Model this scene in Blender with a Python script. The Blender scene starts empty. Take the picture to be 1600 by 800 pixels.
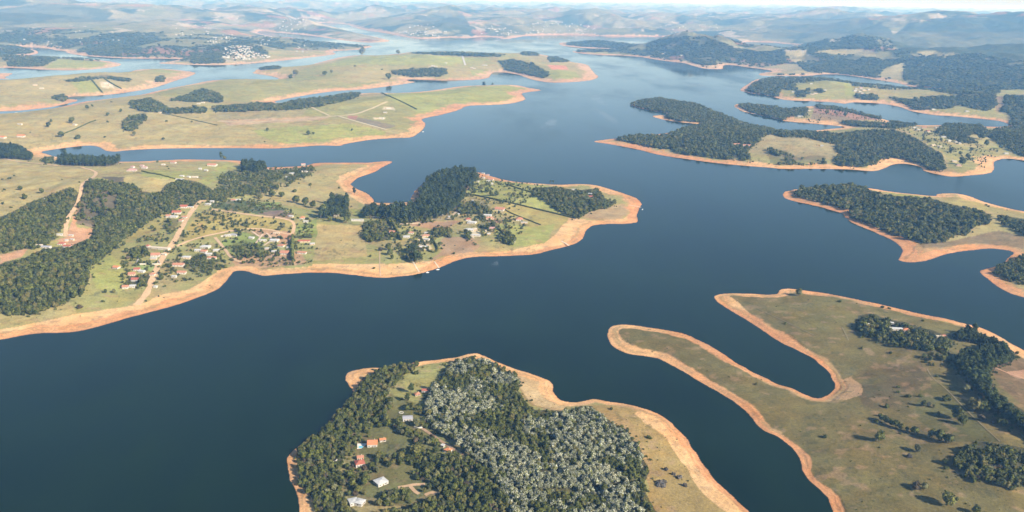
import bpy, bmesh, math, random
import numpy as np
from mathutils import Matrix, Vector, kdtree

random.seed(7)
RNG = np.random.default_rng(11)
SC = bpy.context.scene
COL = SC.collection

# ---------------------------------------------------------------- camera geometry
F = 1386.0; HC = 500.0
P = math.radians(16.18); ROLL = math.radians(0.92)
cp, sp, cr, sr = math.cos(P), math.sin(P), math.cos(ROLL), math.sin(ROLL)

def ray(px, py):
    u = np.asarray(px, float) - 800; v = np.asarray(py, float) - 400
    a = u*cr + v*sr; b = -u*sr + v*cr
    return a, F*cp - b*sp, -F*sp - b*cp

def unproj(px, py, z=0.0):
    dx, dy, dz = ray(px, py)
    t = (z - HC)/dz
    return dx*t, dy*t

def proj(x, y, z):
    z = z - HC
    dep = y*cp - z*sp
    a = F*x/dep; b = F*(-y*sp - z*cp)/dep
    return 800 + a*cr - b*sr, 400 + a*sr + b*cr

# ---------------------------------------------------------------- noise
def _hash(ix, iy, s):
    h = (ix*374761393 + iy*668265263 + s*1442695041) & 0xffffffff
    h = ((h ^ (h >> 13))*1274126177) & 0xffffffff
    h = (h ^ (h >> 16))
    return (h & 0xffff)/65535.0

def vnoise(x, y, s=0):
    x = np.asarray(x, float); y = np.asarray(y, float)
    xi = np.floor(x).astype(np.int64); yi = np.floor(y).astype(np.int64)
    fx = x - xi; fy = y - yi
    fx = fx*fx*(3-2*fx); fy = fy*fy*(3-2*fy)
    a = _hash(xi, yi, s); b = _hash(xi+1, yi, s); c = _hash(xi, yi+1, s); d = _hash(xi+1, yi+1, s)
    return (a*(1-fx)+b*fx)*(1-fy) + (c*(1-fx)+d*fx)*fy

def fbm(x, y, s=0, o=4):
    t = 0; a = 0.5; n = 0
    for k in range(o):
        t = t + a*vnoise(x*2**k + 17.3*k, y*2**k - 9.1*k, s+k); n += a; a *= 0.5
    return t/n

def sstep(a, b, x):
    t = np.clip((x-a)/(b-a), 0, 1)
    return t*t*(3-2*t)

# ---------------------------------------------------------------- shorelines (traced, then laid on the water plane)
SH = {}
SH['headland'] = [(480,1000),(472,860),(467,800),(465,785),(461,765),(452,742),(449,720),(454,710),(463,700),(478,690),(503,672),(520,652),(545,626),(551,611),
 (547,604),(541,596),(540,588),(544,582),(552,579),(570,576),(587,574.5),(607,573),(640,568),(665,564),(695,561),(712,558.5),(727,554),(742,552),(757,556),(775,565),(800,575),(825,582),
 (847,590),(860,597),(864,604),(866,613),(872,622),(883,627),(900,628.5),(925,624),(940,625),(975,631),(1000,636),(1025,645),(1045,656),(1062,674),(1077,691),(1090,711),(1102,729),
 (1117,750),(1135,767),(1155,785),(1172,800),(1205,830),(1270,900),(1330,1000)]
SH['peninsula'] = [(1345,1000),(1318,860),(1302,800),(1296,785),(1287,772),(1275,760),(1262,747),(1254,732),(1249,715),(1235,697),(1215,682),(1197,675),(1182,662),(1170,647),(1152,632),
 (1130,617),(1100,600),(1070,582),(1050,572),(1030,561),(1010,557),(985,554),(967,547),(955,539),(950,525),(951,514),(960,508.5),(980,507),(1012,511),(1040,515.5),(1065,520.5),(1090,530),
 (1120,546),(1150,566),(1175,581),(1200,592),(1215,600),(1237,607),(1257,616),(1276,622),(1287,620),(1296,615),(1303,607),(1304,600),(1301,594),(1295,582),(1282,570),(1265,557),(1240,545),
 (1220,535),(1197,520),(1175,505),(1150,490),(1127,476),(1116,466),(1120,461),(1130,459),(1150,458),(1175,459),(1200,460.5),(1214,459),(1219,453),(1232,451),(1262,454),(1300,460),(1350,470),
 (1400,481),(1437,490),(1475,497),(1500,504),(1530,511),(1555,522),(1575,534),(1600,547),(1650,580),(1750,640),(1900,740),(1950,1000)]
SH['right_point'] = [(2000,560),(1720,500),(1600,465),(1575,457),(1557,447),(1545,437),(1534,429),(1531,424),(1540,420),(1560,415),(1570,409),(1577,402),(1583,397),(1580,392.5),(1562,389.5),(1545,388.5),
 (1520,391),(1495,394),(1472,399),(1455,405),(1440,409),(1420,410),(1405,407),(1407,400),(1410,392),(1405,384),(1395,376),(1380,369),(1360,360),(1335,350),(1320,340),(1317,334),(1300,329),(1275,322),
 (1242,315),(1227,310),(1223.5,305),(1226,300),(1240,296.5),(1270,293.5),(1305,291.5),(1340,292.5),(1365,295),(1390,299),(1425,303),(1460,306),(1466,303),(1490,302),(1515,306.5),(1537,315),(1570,324),
 (1600,330),(1700,345),(2000,390)]
SH['main_left'] = [(-200,185),(0,179),(37,176),(87,168.5),(128,159.5),(150,156.5),(187,152),(225,147),(245,142),(275,136),(297,132),(325,126.5),(350,124.5),(400,124),(422,124.8),(436,123),(425,119.5),(410,116.5),(399,115.5),
 (394,114),(398,111.5),(405,107.5),(445,106),(480,102),(512,94),(540,88),(565,86),(590,86.5),(625,83.5),(645,81),(675,81.5),(725,82.5),(800,83),(820,82),(845,85),(870,90),(890,96),(917,101),(924,108),(931,116),(935,120),
 (925,125),(900,128),(860,129),(830,124),(812,117.5),(800,115),(785,113),(772,113),(766,118),(762,122),(740,125),(690,125.5),(665,124.5),(640,124),(638,126.5),(650,128),(625,132.3),(575,139),(525,142.5),(487,147.5),(450,154),(430,158.5),
 (440,160.5),(482,156.5),(530,150.5),(562,146),(590,145),(625,145),(665,142.5),(700,137.5),(732,134),(800,132.5),(825,137),(846,141),(825,144),(815,147),(821,155),(800,161.5),(770,164),(732,165.5),(717,172),
 (687,180),(660,186),(665,193),(662,201),(650,211),(640,215),(612,216),(575,219),(540,225),(530,228),(500,227.5),(462,230),(425,232),(350,231.5),(250,232.5),(200,235),(180,237),(165,235.5),(155,230),(140,227.5),
 (112,230),(82,234),(65,237.5),(75,241),(92,246),(115,250),(150,252.5),(185,252.5),(225,252),(262,250),(295,249),(350,250),(380,252),(400,258),(415,261),(437,261),(475,259),(497,254.5),(555,254),(575,254),(605,251.5),
 (613,253),(608,256.5),(600,260),(585,269),(562,277),(550,286),(550,290),(560,296),(575,303),(583,311),(584,315),(595,317),(640,315.5),(642,310),(647,300),(657,290),(668,281),(685,275),(710,271),(745,269),(770,276),(800,283),(837,286.5),
 (875,288.5),(905,287.5),(932,289.5),(955,296),(980,304),(995,310),(1002,317),(1000,325),(995,335),(997,344),(994,348),(975,350),(940,350.5),(922,355),(914,364),(910,374),(900,380),(882,386),(862,391),
 (837,397),(800,400),(750,401),(725,404),(705,411),(682,420),(650,429),(625,432),(595,434),(562,431),(525,427),(487,426),(450,428),(415,431),(400,429),(385,424),(367,424),(355,437),(342,451),(320,461),(275,477),
 (225,490),(175,504),(132,516),(100,520),(67,520.5),(37,524),(0,531),(-80,545),(-300,600)]
SH['middle_spit'] = [(-200,128),(0,126),(25,125),(75,120),(105,117.5),(155,117),(200,112.5),(217,108.5),(250,107.5),(275,109),(298,112),(306,114.5),(295,120),(275,126),(245,136),(212,142.5),(175,147.5),(140,150),(112,151),(105,154),
 (122,157),(87,166),(50,171),(0,174),(-200,178)]
SH['small_point'] = [(-200,113),(0,114),(15,114),(19,115.7),(7,121),(0,123.5),(-200,125)]
SH['far_shore'] = [(-200,105),(0,106),(25,106.5),(70,109),(112,110),(150,108),(175,105),(190,101),(175,96.5),(140,92.7),(95,90.7),(60,88.7),(45,87),(57,84.5),(60,82),(57,79),(45,76),(35,74),(40,72.7),(72,75.5),(87,78.5),(102,80),
 (106,83),(135,87.5),(180,90.5),(210,91.5),(260,91.7),(280,93),(262,96.5),(247,98.7),(275,100.5),(310,101.5),(350,101.5),(400,98.5),(450,94),(487,89.5),(512,86.5),(525,84),(520,81.5),(528,79.5),(560,77.5),(578,74),(581,72),(562,69.7),
 (540,69),(505,66.2),(482,64.5),(450,61.5),(425,57),(403,51.5),(409,48),(425,50.2),(462,53.3),(495,57),(525,61.3),(555,65),(582,66.3),(609,64),(590,58.8),(560,52.5),(530,46),(507,40),(497,37.5),(510,35.5),(540,38),(560,44.5),(585,49),
 (615,54),(645,59.6),(675,60.3),(700,58.5),(735,59),(750,57.5),(775,58.5),(788,61),(805,59),(820,56.5),(850,55),(887,54.5),(922,55.5),(950,56.7),(1000,57),(1037,57.3),(1060,59.5),(1090,62.5),(1117,65),(1150,66.8),(1172,65.5),(1200,66),
 (1240,69.3),(1268,69.5),(1276,71),(1265,72.7),(1225,75),(1205,77),(1190,82),(1160,82),(1135,76),(1110,70),(1060,66.3),(1020,66.3),(1005,68),(985,69.5),(940,66.7),(880,66.5),(874,68.5),(882,72),(912,75),(945,76),(955,77.3),(925,78.3),
 (897,80),(896,81.7),(912,84),(940,86),(970,86.5),(1000,89),(1012,91),(1037,95),(1065,98),(1080,102),(1100,107),(1127,108),(1130,103.5),(1137,101),(1160,104),(1200,109.5),(1205,112),(1190,114),(1185,116.2),(1195,118.3),(1250,119),(1270,118),
 (1282,116.5),(1312,116.5),(1350,121.5),(1375,125.5),(1405,130.5),(1420,135),(1450,136.5),(1475,140.5),(1497,145),(1475,146.5),(1450,144.3),(1425,141.3),(1412,139),(1380,135.5),(1355,132.5),(1325,127),(1292,122.3),(1250,121.5),(1210,121.3),
 (1185,123.5),(1175,127),(1160,137),(1157,140.5),(1160,143),(1175,146),(1200,149.5),(1225,156),(1262,158),(1300,160),(1320,162),(1335,160),(1375,162),(1405,167),(1425,174),(1462,180),(1487,181.5),(1525,185),(1560,189),(1576,195),
 (1560,198),(1525,197),(1475,195.5),(1450,195.5),(1425,195),(1400,191.5),(1380,186),(1350,179),(1325,172),(1300,168),(1270,165.5),(1225,169.5),(1200,167.5),(1175,164.5),(1155,162.5),(1147,165.5),(1160,174),(1180,179),(1200,182.5),
 (1225,189),(1262,192.5),(1295,195.5),(1320,198.5),(1300,201),(1270,204),(1250,205.5),(1225,205),(1200,202),(1167,194.5),(1135,182),(1112,174),(1090,164),(1065,160),(1030,155),(1000,158),(984,161.5),(986,164.5),(990,166),(1012,172),
 (1040,176.5),(1046,180),(1028,180),(1019,182),(1037,187),(1062,191),(1092,194.3),(1085,197.5),(1070,201),(1050,206.5),(1032,209),(1000,213),(960,216.5),(928,221),(950,225),(975,229.5),(1000,234.5),(1025,241),(1050,245.5),(1075,249),(1112,254),
 (1150,258),(1200,262),(1225,264),(1275,264),(1325,265),(1362,267.5),(1380,264),(1395,257.5),(1412,256),(1432,259),(1441,262.5),(1444,267),(1462,272),(1487,276),(1512,274.5),(1545,271),(1553,264),(1553,254),(1560,250),(1575,248),
 (1600,251),(1700,266),(1900,300)]
FARX = 160000.0
CLOSE = {'far_shore': [(FARX, 2300), (FARX, FARX), (-FARX, FARX), (-FARX, 9000)]}

def catmull(pts, n=4):
    p = np.array(pts, float); out = []
    for i in range(len(p)-1):
        a = p[max(i-1, 0)]; b = p[i]; c = p[i+1]; d = p[min(i+2, len(p)-1)]
        for k in range(n):
            t = k/n
            out.append(0.5*((2*b)+(-a+c)*t+(2*a-5*b+4*c-d)*t*t+(-a+3*b-3*c+d)*t**3))
    out.append(p[-1])
    return np.array(out)

POLYS = []
for k, pts in SH.items():
    q = catmull(pts, 5)
    x, y = unproj(q[:, 0], q[:, 1])
    dist = np.hypot(x, y)
    w = np.stack([x, y], 1)
    # small natural wiggle of the waterline
    am = np.minimum(2.2 + 0*dist, dist*0.002)
    w[:, 0] += (fbm(x/18, y/18, 31, 3)-0.5)*2*am
    w[:, 1] += (fbm(x/18, y/18, 47, 3)-0.5)*2*am
    if k in CLOSE: w = np.vstack([w, np.array(CLOSE[k])])
    POLYS.append(w)
SHORE = []
for k, w in zip(SH, POLYS):
    m = len(w) - len(CLOSE.get(k, []))
    for i in range(m-1):
        a, b = w[i], w[i+1]
        L = np.hypot(*(b-a)); D = max(300.0, np.hypot(*a))
        n = int(min(60, max(1, math.ceil(L/max(3.0, D*0.003)))))
        for t in range(n): SHORE.append(a+(b-a)*t/n)
SHORE = np.array(SHORE)
KD = kdtree.KDTree(len(SHORE))
for i, s in enumerate(SHORE): KD.insert((s[0], s[1], 0.0), i)
KD.balance()

# ---------------------------------------------------------------- terrain grid
VS = np.concatenate([np.arange(560.0, -290.0, -1.2), np.arange(-290.2, -325.0, -0.6), np.arange(-325.2, -386.0, -0.3), np.arange(-386.4, -398.5, -1.0)])
US = np.arange(-1010.0, 1010.1, 1.6)
NR, NC = len(VS), len(US)
row_y = HC*(F*cp - VS*sp)/(F*sp + VS*cp)
row_t = HC/(F*sp + VS*cp)
GX = row_t[:, None]*US[None, :]
GY = np.repeat(row_y[:, None], NC, 1)
INSIDE = np.zeros((NR, NC), bool)
for w in POLYS:
    a = w; b = np.roll(w, -1, 0)
    for r in range(NR):
        y = row_y[r]
        m = (a[:, 1] > y) != (b[:, 1] > y)
        if not m.any(): continue
        xs = np.sort(a[m, 0] + (y-a[m, 1])*(b[m, 0]-a[m, 0])/(b[m, 1]-a[m, 1]))
        INSIDE[r] ^= (np.searchsorted(xs, GX[r]) % 2).astype(bool)
DIST = np.empty((NR, NC))
find = KD.find
fx, fy = GX.ravel().tolist(), GY.ravel().tolist()
DIST = np.fromiter((find((a, b, 0.0))[2] for a, b in zip(fx, fy)), float, NR*NC).reshape(NR, NC)
SD = np.where(INSIDE, DIST, -DIST)
RNGD = np.hypot(GX, GY)

HILLS = [(1090,84,165,330,700),(1050,82,90,300,500),(1150,86,80,350,500),(1195,92,70,350,500),(1340,86,180,380,650),(1300,84,110,350,500),(1390,99,95,450,600),(1440,98,105,400,500),(1490,100,125,450,600),
 (1560,106,110,600,600),(1250,95,65,300,400),(1620,104,150,700,700),(1530,150,40,500,400),(1420,62,200,1300,1800),(1400,64,240,700,1500),(1450,64,320,900,1800),(1515,64,370,900,1800),(1580,66,380,1000,1800),(1660,70,420,1500,2000),
 (1310,45,330,900,2500),(1235,44,210,1300,2500),(1180,40,200,1500,2500),(60,32,320,1500,2500),(130,36,270,1200,2000),(210,36,200,1000,2000),(-60,34,330,1500,2500),(20,46,150,700,900),(700,38,270,600,1800),(650,40,150,700,1500),
 (760,38,180,700,1800),(110,186,34,420,420),(30,190,26,420,400),(300,196,16,500,300),(560,112,30,900,700),(470,112,28,600,600),(250,160,20,500,400),(760,100,14,600,500),(150,130,24,700,700),(150,62,90,800,1200),(250,66,60,700,1200),
 (1250,228,22,260,260),(1350,220,26,300,260),(1070,165,18,260,200),(1130,225,14,200,160),(1300,182,16,260,160),(1270,140,24,500,300),(1350,315,12,160,130),(1430,340,14,160,120),(60,430,16,200,120),(60,330,24,220,200),(40,280,34,220,200),
 (230,310,22,200,150),(700,300,10,80,80),(860,310,10,150,90),(480,290,9,200,120),(720,640,6,110,80),(860,700,10,110,80),(600,680,7,90,80),(1420,560,10,160,110),(1530,620,12,160,110),(1450,720,9,160,90),(380,345,10,220,120)]

def height(X, Y, S):
    d = np.maximum(S, 0.0)
    R = np.hypot(X, Y)
    w = beachw(X, Y)
    h = 0.055*np.minimum(d, w)
    # little erosion step part way up the drawn-down beach, and the old bank at its top
    e = w*(0.42+0.25*(fbm(X/60, Y/60, 71, 2)-0.5))
    stp = sstep(0.40, 0.66, fbm(X/75, Y/75, 73, 3))
    h += 0.8*stp*sstep(0, 3.0, d-e) + 0.9*sstep(0.3, 0.7, fbm(X/90, Y/90, 75, 2))*sstep(-2.5, 4.0, d-w)
    roll = fbm(X/170, Y/170, 5, 4)
    h += 8*(1-np.exp(-np.maximum(d-w, 0)/140))*(0.4+1.2*roll)
    inl = sstep(70, 750, d)*(1-np.exp(-np.maximum(d-w, 0)/260))
    h += inl*(44*np.abs(fbm(X/330, Y/430, 15, 4)-0.5)*2 + 85*np.maximum(fbm(X/750+3, Y/750, 9, 4)-0.33, 0)*1.6)
    far = sstep(9000, 16000, R)*(1-np.exp(-d/700))
    n1 = fbm(X/2600, Y/2600, 21, 5)
    h += far*(300*np.maximum(fbm(X/1500, Y/1900, 25, 5)-0.40, 0)*1.9 + 120*np.maximum(n1-0.4, 0))
    vf = sstep(17000, 30000, R)
    h += vf*150*np.maximum(fbm(X/6000, Y/6000, 23, 5)-0.4, 0)*2
    land = 1-np.exp(-np.maximum(d-0.5*w, 0)/160)
    hm_ = np.zeros_like(h)
    for (px, py, hh, sx, sy) in HILLS:
        cx, cy = unproj(px, py)
        q = ((X-cx)/sx)**2 + ((Y-cy)/sy)**2
        m = q < 12
        if m.any():
            rid = 0.55+0.9*fbm(X[m]/(sx*0.55)+px, Y[m]/(sx*0.55), 77, 5)
            hm_[m] = np.maximum(hm_[m], hh*np.exp(-0.5*q[m])*land[m]*rid)
    h = h*np.exp(-hm_/220) + hm_
    h = np.where(h > 340, 340+110*np.tanh((h-340)/110), h)
    return np.where(S > 0, h, np.maximum(-0.12*(-S), -6.0))

def beachw(X, Y):
    R = np.hypot(X, Y)
    w = 12.5 + np.clip((R-1000)*0.018, -2, 70)
    return w*np.clip(-0.05+1.0*fbm(X/260, Y/260, 3, 3)+1.15*fbm(X/48, Y/48, 13, 3), 0.3, 2.5)

GZ = height(GX, GY, SD)

def grid_at(arr, x, y):
    x = np.asarray(x, float); y = np.asarray(y, float)
    t = (y + 1e-9)
    vv = F*(HC*cp - y*sp)/(y*cp + HC*sp)
    uu = F*x/(y*cp + HC*sp)
    r = np.clip(np.interp(-vv, -VS, np.arange(NR)), 0, NR-1.001); c = np.clip((uu-US[0])/1.6, 0, NC-1.001)
    r0 = r.astype(int); c0 = c.astype(int); fr = r-r0; fc = c-c0
    return (arr[r0, c0]*(1-fr)*(1-fc)+arr[r0+1, c0]*fr*(1-fc)+arr[r0, c0+1]*(1-fr)*fc+arr[r0+1, c0+1]*fr*fc)

def ground(px, py, lift=0.0):
    """point of the terrain seen at a pixel (lift: aim this far above the ground)"""
    px = np.asarray(px, float); py = np.asarray(py, float)
    z = np.zeros_like(px)
    for _ in range(14):
        x, y = unproj(px, py, z+lift)
        z = 0.5*z + 0.5*np.maximum(grid_at(GZ, x, y), 0)
    return x, y, np.maximum(grid_at(GZ, x, y), 0)

def inpoly(px, py, poly):
    p = np.array(poly, float); q = np.roll(p, -1, 0)
    ins = np.zeros(px.shape, bool)
    for a, b in zip(p, q):
        if a[1] == b[1]: continue
        m = (a[1] > py) != (b[1] > py)
        ins ^= m & (px < a[0] + (py-a[1])*(b[0]-a[0])/(b[1]-a[1]))
    return ins

# ---------------------------------------------------------------- traced ground cover: (colour, polygon in the photo)
TAN=(0.335,0.28,0.12); OLIVE=(0.27,0.255,0.09); GREEN=(0.19,0.235,0.065); LIME=(0.285,0.295,0.085); GOLD=(0.33,0.275,0.09); DKGREEN=(0.075,0.10,0.04)
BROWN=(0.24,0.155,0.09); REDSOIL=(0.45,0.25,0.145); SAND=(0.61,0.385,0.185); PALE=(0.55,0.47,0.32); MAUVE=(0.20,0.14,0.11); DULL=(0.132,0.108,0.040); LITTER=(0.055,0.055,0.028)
FIELDS = [
 (DULL,[(935,490),(1000,490),(1116,445),(1220,450),(1400,478),(1600,545),(1900,700),(1900,1000),(1250,1000),(1200,700),(1020,590),(930,560)]),
 ((0.160,0.138,0.048),[(1190,462),(1300,463),(1450,497),(1520,512),(1500,525),(1340,490),(1330,520),(1250,520)]),
 ((0.108,0.084,0.040),[(1330,560),(1440,565),(1470,640),(1400,660),(1350,640)]),
 ((0.112,0.105,0.038),[(1440,600),(1490,600),(1560,690),(1480,690),(1430,650)]),
 ((0.19,0.145,0.055),[(1495,570),(1512,570),(1540,625),(1600,670),(1600,690),(1550,680),(1500,620)]),
 ((0.165,0.112,0.058),[(1545,572),(1600,560),(1620,650),(1560,600)]),
 ((0.47,0.19,0.12),[(1331,600),(1345,604),(1347,618),(1336,617)]),
 ((0.42,0.24,0.14),[(1570,582),(1600,578),(1605,595),(1585,590)]),
 ((0.30,0.212,0.080),[(915,630),(1010,640),(1075,690),(1120,760),(1180,830),(1020,850),(1010,720),(960,660)]),
 ((0.315,0.215,0.09),[(930,640),(985,655),(1020,720),(1012,760),(1000,720),(960,665)]),
 (OLIVE,[(610,602),(640,580),(660,566),(700,561),(706,575),(690,592),(660,605),(640,603)]),
 ((0.28,0.20,0.085),[(810,590),(850,592),(866,625),(850,640),(830,632),(812,615)]),
 (OLIVE,[(610,600),(670,603),(668,640),(640,650),(600,640),(590,660),(575,668),(592,640)]),
 ((0.20,0.20,0.07),[(560,670),(610,640),(660,640),(700,690),(700,750),(640,790),(540,770),(560,720)]),
 (SAND,[(447,712),(466,720),(469,750),(482,772),(495,787),(510,802),(520,840),(465,840),(452,765)]),
 (SAND,[(538,576),(590,574),(572,592),(553,607),(543,606)]),
 ((0.46,0.33,0.17),[(800,574),(850,589),(872,622),(888,642),(860,641),(835,631),(815,613),(812,592)]),
 (SAND,[(1000,636),(1030,645),(1080,690),(1140,767),(1190,812),(1135,800),(1098,770),(1062,715),(1035,680),(990,646)]),
 ((0.36,0.24,0.13),[(1283,624),(1304,598),(1330,588),(1346,600),(1346,618),(1322,624)]),
 (SAND,[(1114,464),(1135,458),(1150,470),(1180,495),(1220,520),(1262,545),(1295,572),(1318,600),(1300,600),(1280,572),(1240,548),(1190,520),(1140,488)]),
 (SAND,[(950,510),(965,515),(970,535),(1000,546),(1035,552),(1075,575),(1115,600),(1160,640),(1130,622),(1060,580),(1010,560),(955,542)]),
 # middle shore
 (TAN,[(0,245),(60,255),(140,263),(150,275),(128,287),(60,316),(0,342),(-60,350),(-60,245)]),
 (TAN,[(400,300),(480,275),(560,254),(610,252),(560,300),(560,325),(500,330),(430,318),(395,310)]),
 (GOLD,[(330,327),(460,345),(455,365),(380,357),(330,366),(280,385),(295,350),(310,335)]),
 (OLIVE,[(493,346),(530,350),(560,350),(570,380),(600,388),(640,385),(640,415),(560,415),(488,413)]),
 ((0.36,0.285,0.125),[(496,350),(565,352),(575,400),(490,408)]),
 (GREEN,[(460,354),(496,342),(494,370),(462,370)]),
 (LIME,[(545,325),(580,330),(578,340),(555,338)]),
 (OLIVE,[(160,405),(230,340),(262,343),(282,340),(262,392),(230,450),(200,478),(120,490),(105,470),(140,440)]),
 (LIME,[(140,400),(170,395),(200,420),(185,455),(150,450),(140,425)]),
 ((0.24,0.30,0.10),[(205,414),(248,415),(244,424),(206,422)]),
 (GOLD,[(220,345),(258,343),(250,360),(205,375),(190,385)]),
 (TAN,[(200,300),(280,270),(330,285),(255,300),(222,300)]),
 (LIME,[(222,266),(300,268),(280,283),(220,275)]),
 (LIME,[(145,277),(175,281),(172,285),(148,282)]),
 ((0.10,0.085,0.06),[(157,276),(195,276),(192,286),(176,284)]),
 (LIME,[(310,283),(340,262),(358,256),(352,272),(325,290)]),
 (DKGREEN,[(327,318),(372,313),(420,318),(450,326),(432,336),(400,334),(335,325)]),
 (MAUVE,[(400,333),(440,328),(458,336),(452,342),(420,338)]),
 (GREEN,[(400,317),(440,316),(428,324),(400,322)]),
 (GREEN,[(345,378),(380,362),(415,372),(412,398),(375,402),(352,390)]),
 (GOLD,[(345,300),(390,290),(400,300),(360,306)]),
 (LIME,[(735,280),(770,282),(860,290),(838,298),(852,315),(880,335),(800,316),(728,300)]),
 (GOLD,[(725,303),(800,319),(895,341),(880,352),(850,370),(800,340),(760,315)]),
 (LIME,[(780,345),(830,355),(868,350),(855,380),(800,386),(770,370)]),
 ((0.33,0.21,0.13),[(650,346),(720,345),(700,356),(672,358),(640,352)]),
 ((0.33,0.22,0.13),[(688,372),(735,368),(750,385),(735,398),(690,400),(665,412),(690,392)]),
 ((0.31,0.18,0.10),[(765,338),(790,345),(780,350),(760,345)]),
 ((0.40,0.26,0.15),[(360,400),(420,395),(470,395),(480,412),(400,420),(370,420)]),
 ((0.42,0.27,0.16),[(395,358),(450,362),(458,375),(445,385),(425,372),(400,368)]),
 (REDSOIL,[(438,362),(458,364),(458,376),(442,372)]),
 (PALE,[(655,366),(662,366),(675,388),(668,392),(655,388),(652,376)]),
 (PALE,[(733,360),(744,355),(752,366),(738,372)]),
 (SAND,[(-20,520),(0,515),(60,503),(110,492),(180,482),(225,474),(245,462),(295,452),(318,440),(345,420),(366,418),(400,421),(440,420),(485,416),(488,412),(560,413),(640,411),(700,404),(740,397),(800,391),(850,380),(868,366),(882,350),(890,341),(905,342),
   (930,345),(975,341),(988,332),(980,322),(1010,312),(1010,350),(925,365),(905,390),(800,405),(640,440),(400,440),(330,470),(200,510),(0,545)]),
 ((0.36,0.26,0.14),[(905,338),(940,325),(975,318),(985,330),(970,342),(930,344)]),
 (SAND,[(614,251),(590,255),(560,263),(532,275),(526,284),(540,300),(556,312),(570,320),(590,318),(585,300),(565,285),(600,265)]),
 (SAND,[(636,318),(645,300),(656,288),(664,290),(652,312)]),
 (REDSOIL,[(105,370),(112,345),(120,322),(128,322),(117,350),(120,356),(147,358),(140,374),(112,384),(86,376)]),
 ((0.19,0.145,0.095),[(128,292),(190,292),(185,330),(148,356),(118,350),(122,320)]),
 (REDSOIL,[(0,398),(25,392),(45,388),(35,400),(0,412)]),
 # left hills
 (TAN,[(-100,180),(130,158),(240,145),(330,180),(400,215),(480,215),(520,225),(400,235),(60,240),(-100,240)]),
 (LIME,[(395,203),(470,197),(545,193),(603,205),(600,213),(520,222),(440,224),(405,212)]),
 (LIME,[(605,146),(700,139),(790,134),(828,138),(800,160),(720,168),(665,183),(640,178),(600,155)]),
 (OLIVE,[(480,168),(560,152),(600,150),(650,175),(640,205),(600,200),(530,180)]),
 ((0.30,0.255,0.12),[(330,176),(480,170),(470,183),(340,188)]),
 ((0.43,0.30,0.18),[(340,188),(470,183),(520,181),(500,188),(360,196)]),
 ((0.33,0.16,0.12),[(541,181),(560,181),(556,187),(545,186)]),
 ((0.21,0.18,0.12),[(560,183),(620,197),(600,202),(555,188)]),
 (PALE,[(600,166),(615,168),(617,172),(598,171)]), (PALE,[(583,183),(603,184),(600,187),(584,186)]),
 (OLIVE,[(400,125),(500,130),(620,128),(600,132),(500,142),(430,157),(390,160),(300,155),(240,148),(330,130)]),
 (LIME,[(560,88),(660,85),(760,92),(700,102),(600,100),(500,103)]),
 (LIME,[(735,110),(760,108),(765,118),(740,122)]),
 (LIME,[(850,108),(900,112),(905,122),(865,124)]),
 ((0.52,0.22,0.13),[(855,101),(885,103),(888,109),(862,108)]),
 (TAN,[(0,128),(140,122),(300,113),(270,124),(180,146),(90,150),(0,165)]),
 (LIME,[(108,125),(140,124),(160,143),(125,145)]), (PALE,[(155,128),(175,128),(178,137),(160,138)]),
 (LIME,[(90,92),(170,97),(185,101),(140,107),(70,106)]),
 # right side
 ((0.05,0.065,0.035),[(1390,60),(1420,36),(1480,28),(1560,27),(1600,25),(1700,25),(1700,98),(1600,96),(1520,84),(1410,80),(1395,70)]),
 ((0.07,0.08,0.045),[(1190,60),(1210,30),(1300,20),(1350,26),(1390,45),(1400,60),(1330,55),(1270,62)]),
 ((0.07,0.08,0.045),[(-40,30),(0,14),(70,6),(130,8),(180,20),(160,34),(60,36),(-40,40)]),
 ((0.07,0.08,0.045),[(655,40),(670,22),(720,18),(735,40),(700,44)]),
 ((0.27,0.225,0.115),[(1175,222),(1200,210),(1260,214),(1305,225),(1318,240),(1310,250),(1250,250),(1200,245),(1170,238)]),
 (OLIVE,[(1410,200),(1440,208),(1480,225),(1550,235),(1560,250),(1550,268),(1500,272),(1485,262),(1475,240),(1450,225)]),
 ((0.30,0.16,0.11),[(1272,168),(1310,170),(1340,176),(1375,188),(1330,186),(1290,185),(1270,180)]),
 ((0.24,0.18,0.105),[(1270,176),(1320,182),(1350,190),(1300,194),(1265,190)]),
 (OLIVE,[(1226,133),(1290,126),(1330,131),(1335,145),(1335,158),(1260,156),(1220,150)]),
 (LIME,[(1318,129),(1328,130),(1338,150),(1322,150)]),
 ((0.30,0.26,0.13),[(1180,108),(1225,100),(1245,100),(1260,112),(1285,116),(1190,117)]),
 ((0.30,0.26,0.13),[(1270,82),(1300,76),(1330,76),(1365,80),(1370,88),(1320,86)]),
 ((0.30,0.26,0.13),[(1222,82),(1250,78),(1285,97),(1240,97)]),
 ((0.30,0.26,0.13),[(1410,96),(1413,118),(1408,124),(1370,120),(1385,107)]),
 ((0.30,0.26,0.13),[(1430,80),(1460,78),(1475,87),(1440,87)]),
 (OLIVE,[(1518,114),(1540,116),(1537,122),(1520,122)]), (OLIVE,[(1566,139),(1600,140),(1600,146),(1576,148)]),
 ((0.27,0.20,0.12),[(1557,150),(1566,150),(1570,174),(1555,172)]),
 (OLIVE,[(1470,166),(1500,164),(1550,165),(1560,180),(1520,182),(1430,172)]),
 (LIME,[(1362,294),(1425,303),(1460,308),(1400,308)]), (GOLD,[(1470,306),(1515,309),(1600,331),(1600,345),(1545,330),(1480,318)]),
 ((0.28,0.24,0.09),[(1540,322),(1600,333),(1660,345),(1640,360),(1560,340)]),
 ((0.20,0.15,0.085),[(1380,372),(1480,378),(1560,360),(1600,370),(1600,395),(1520,388),(1440,400),(1410,380)]),
]

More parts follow.
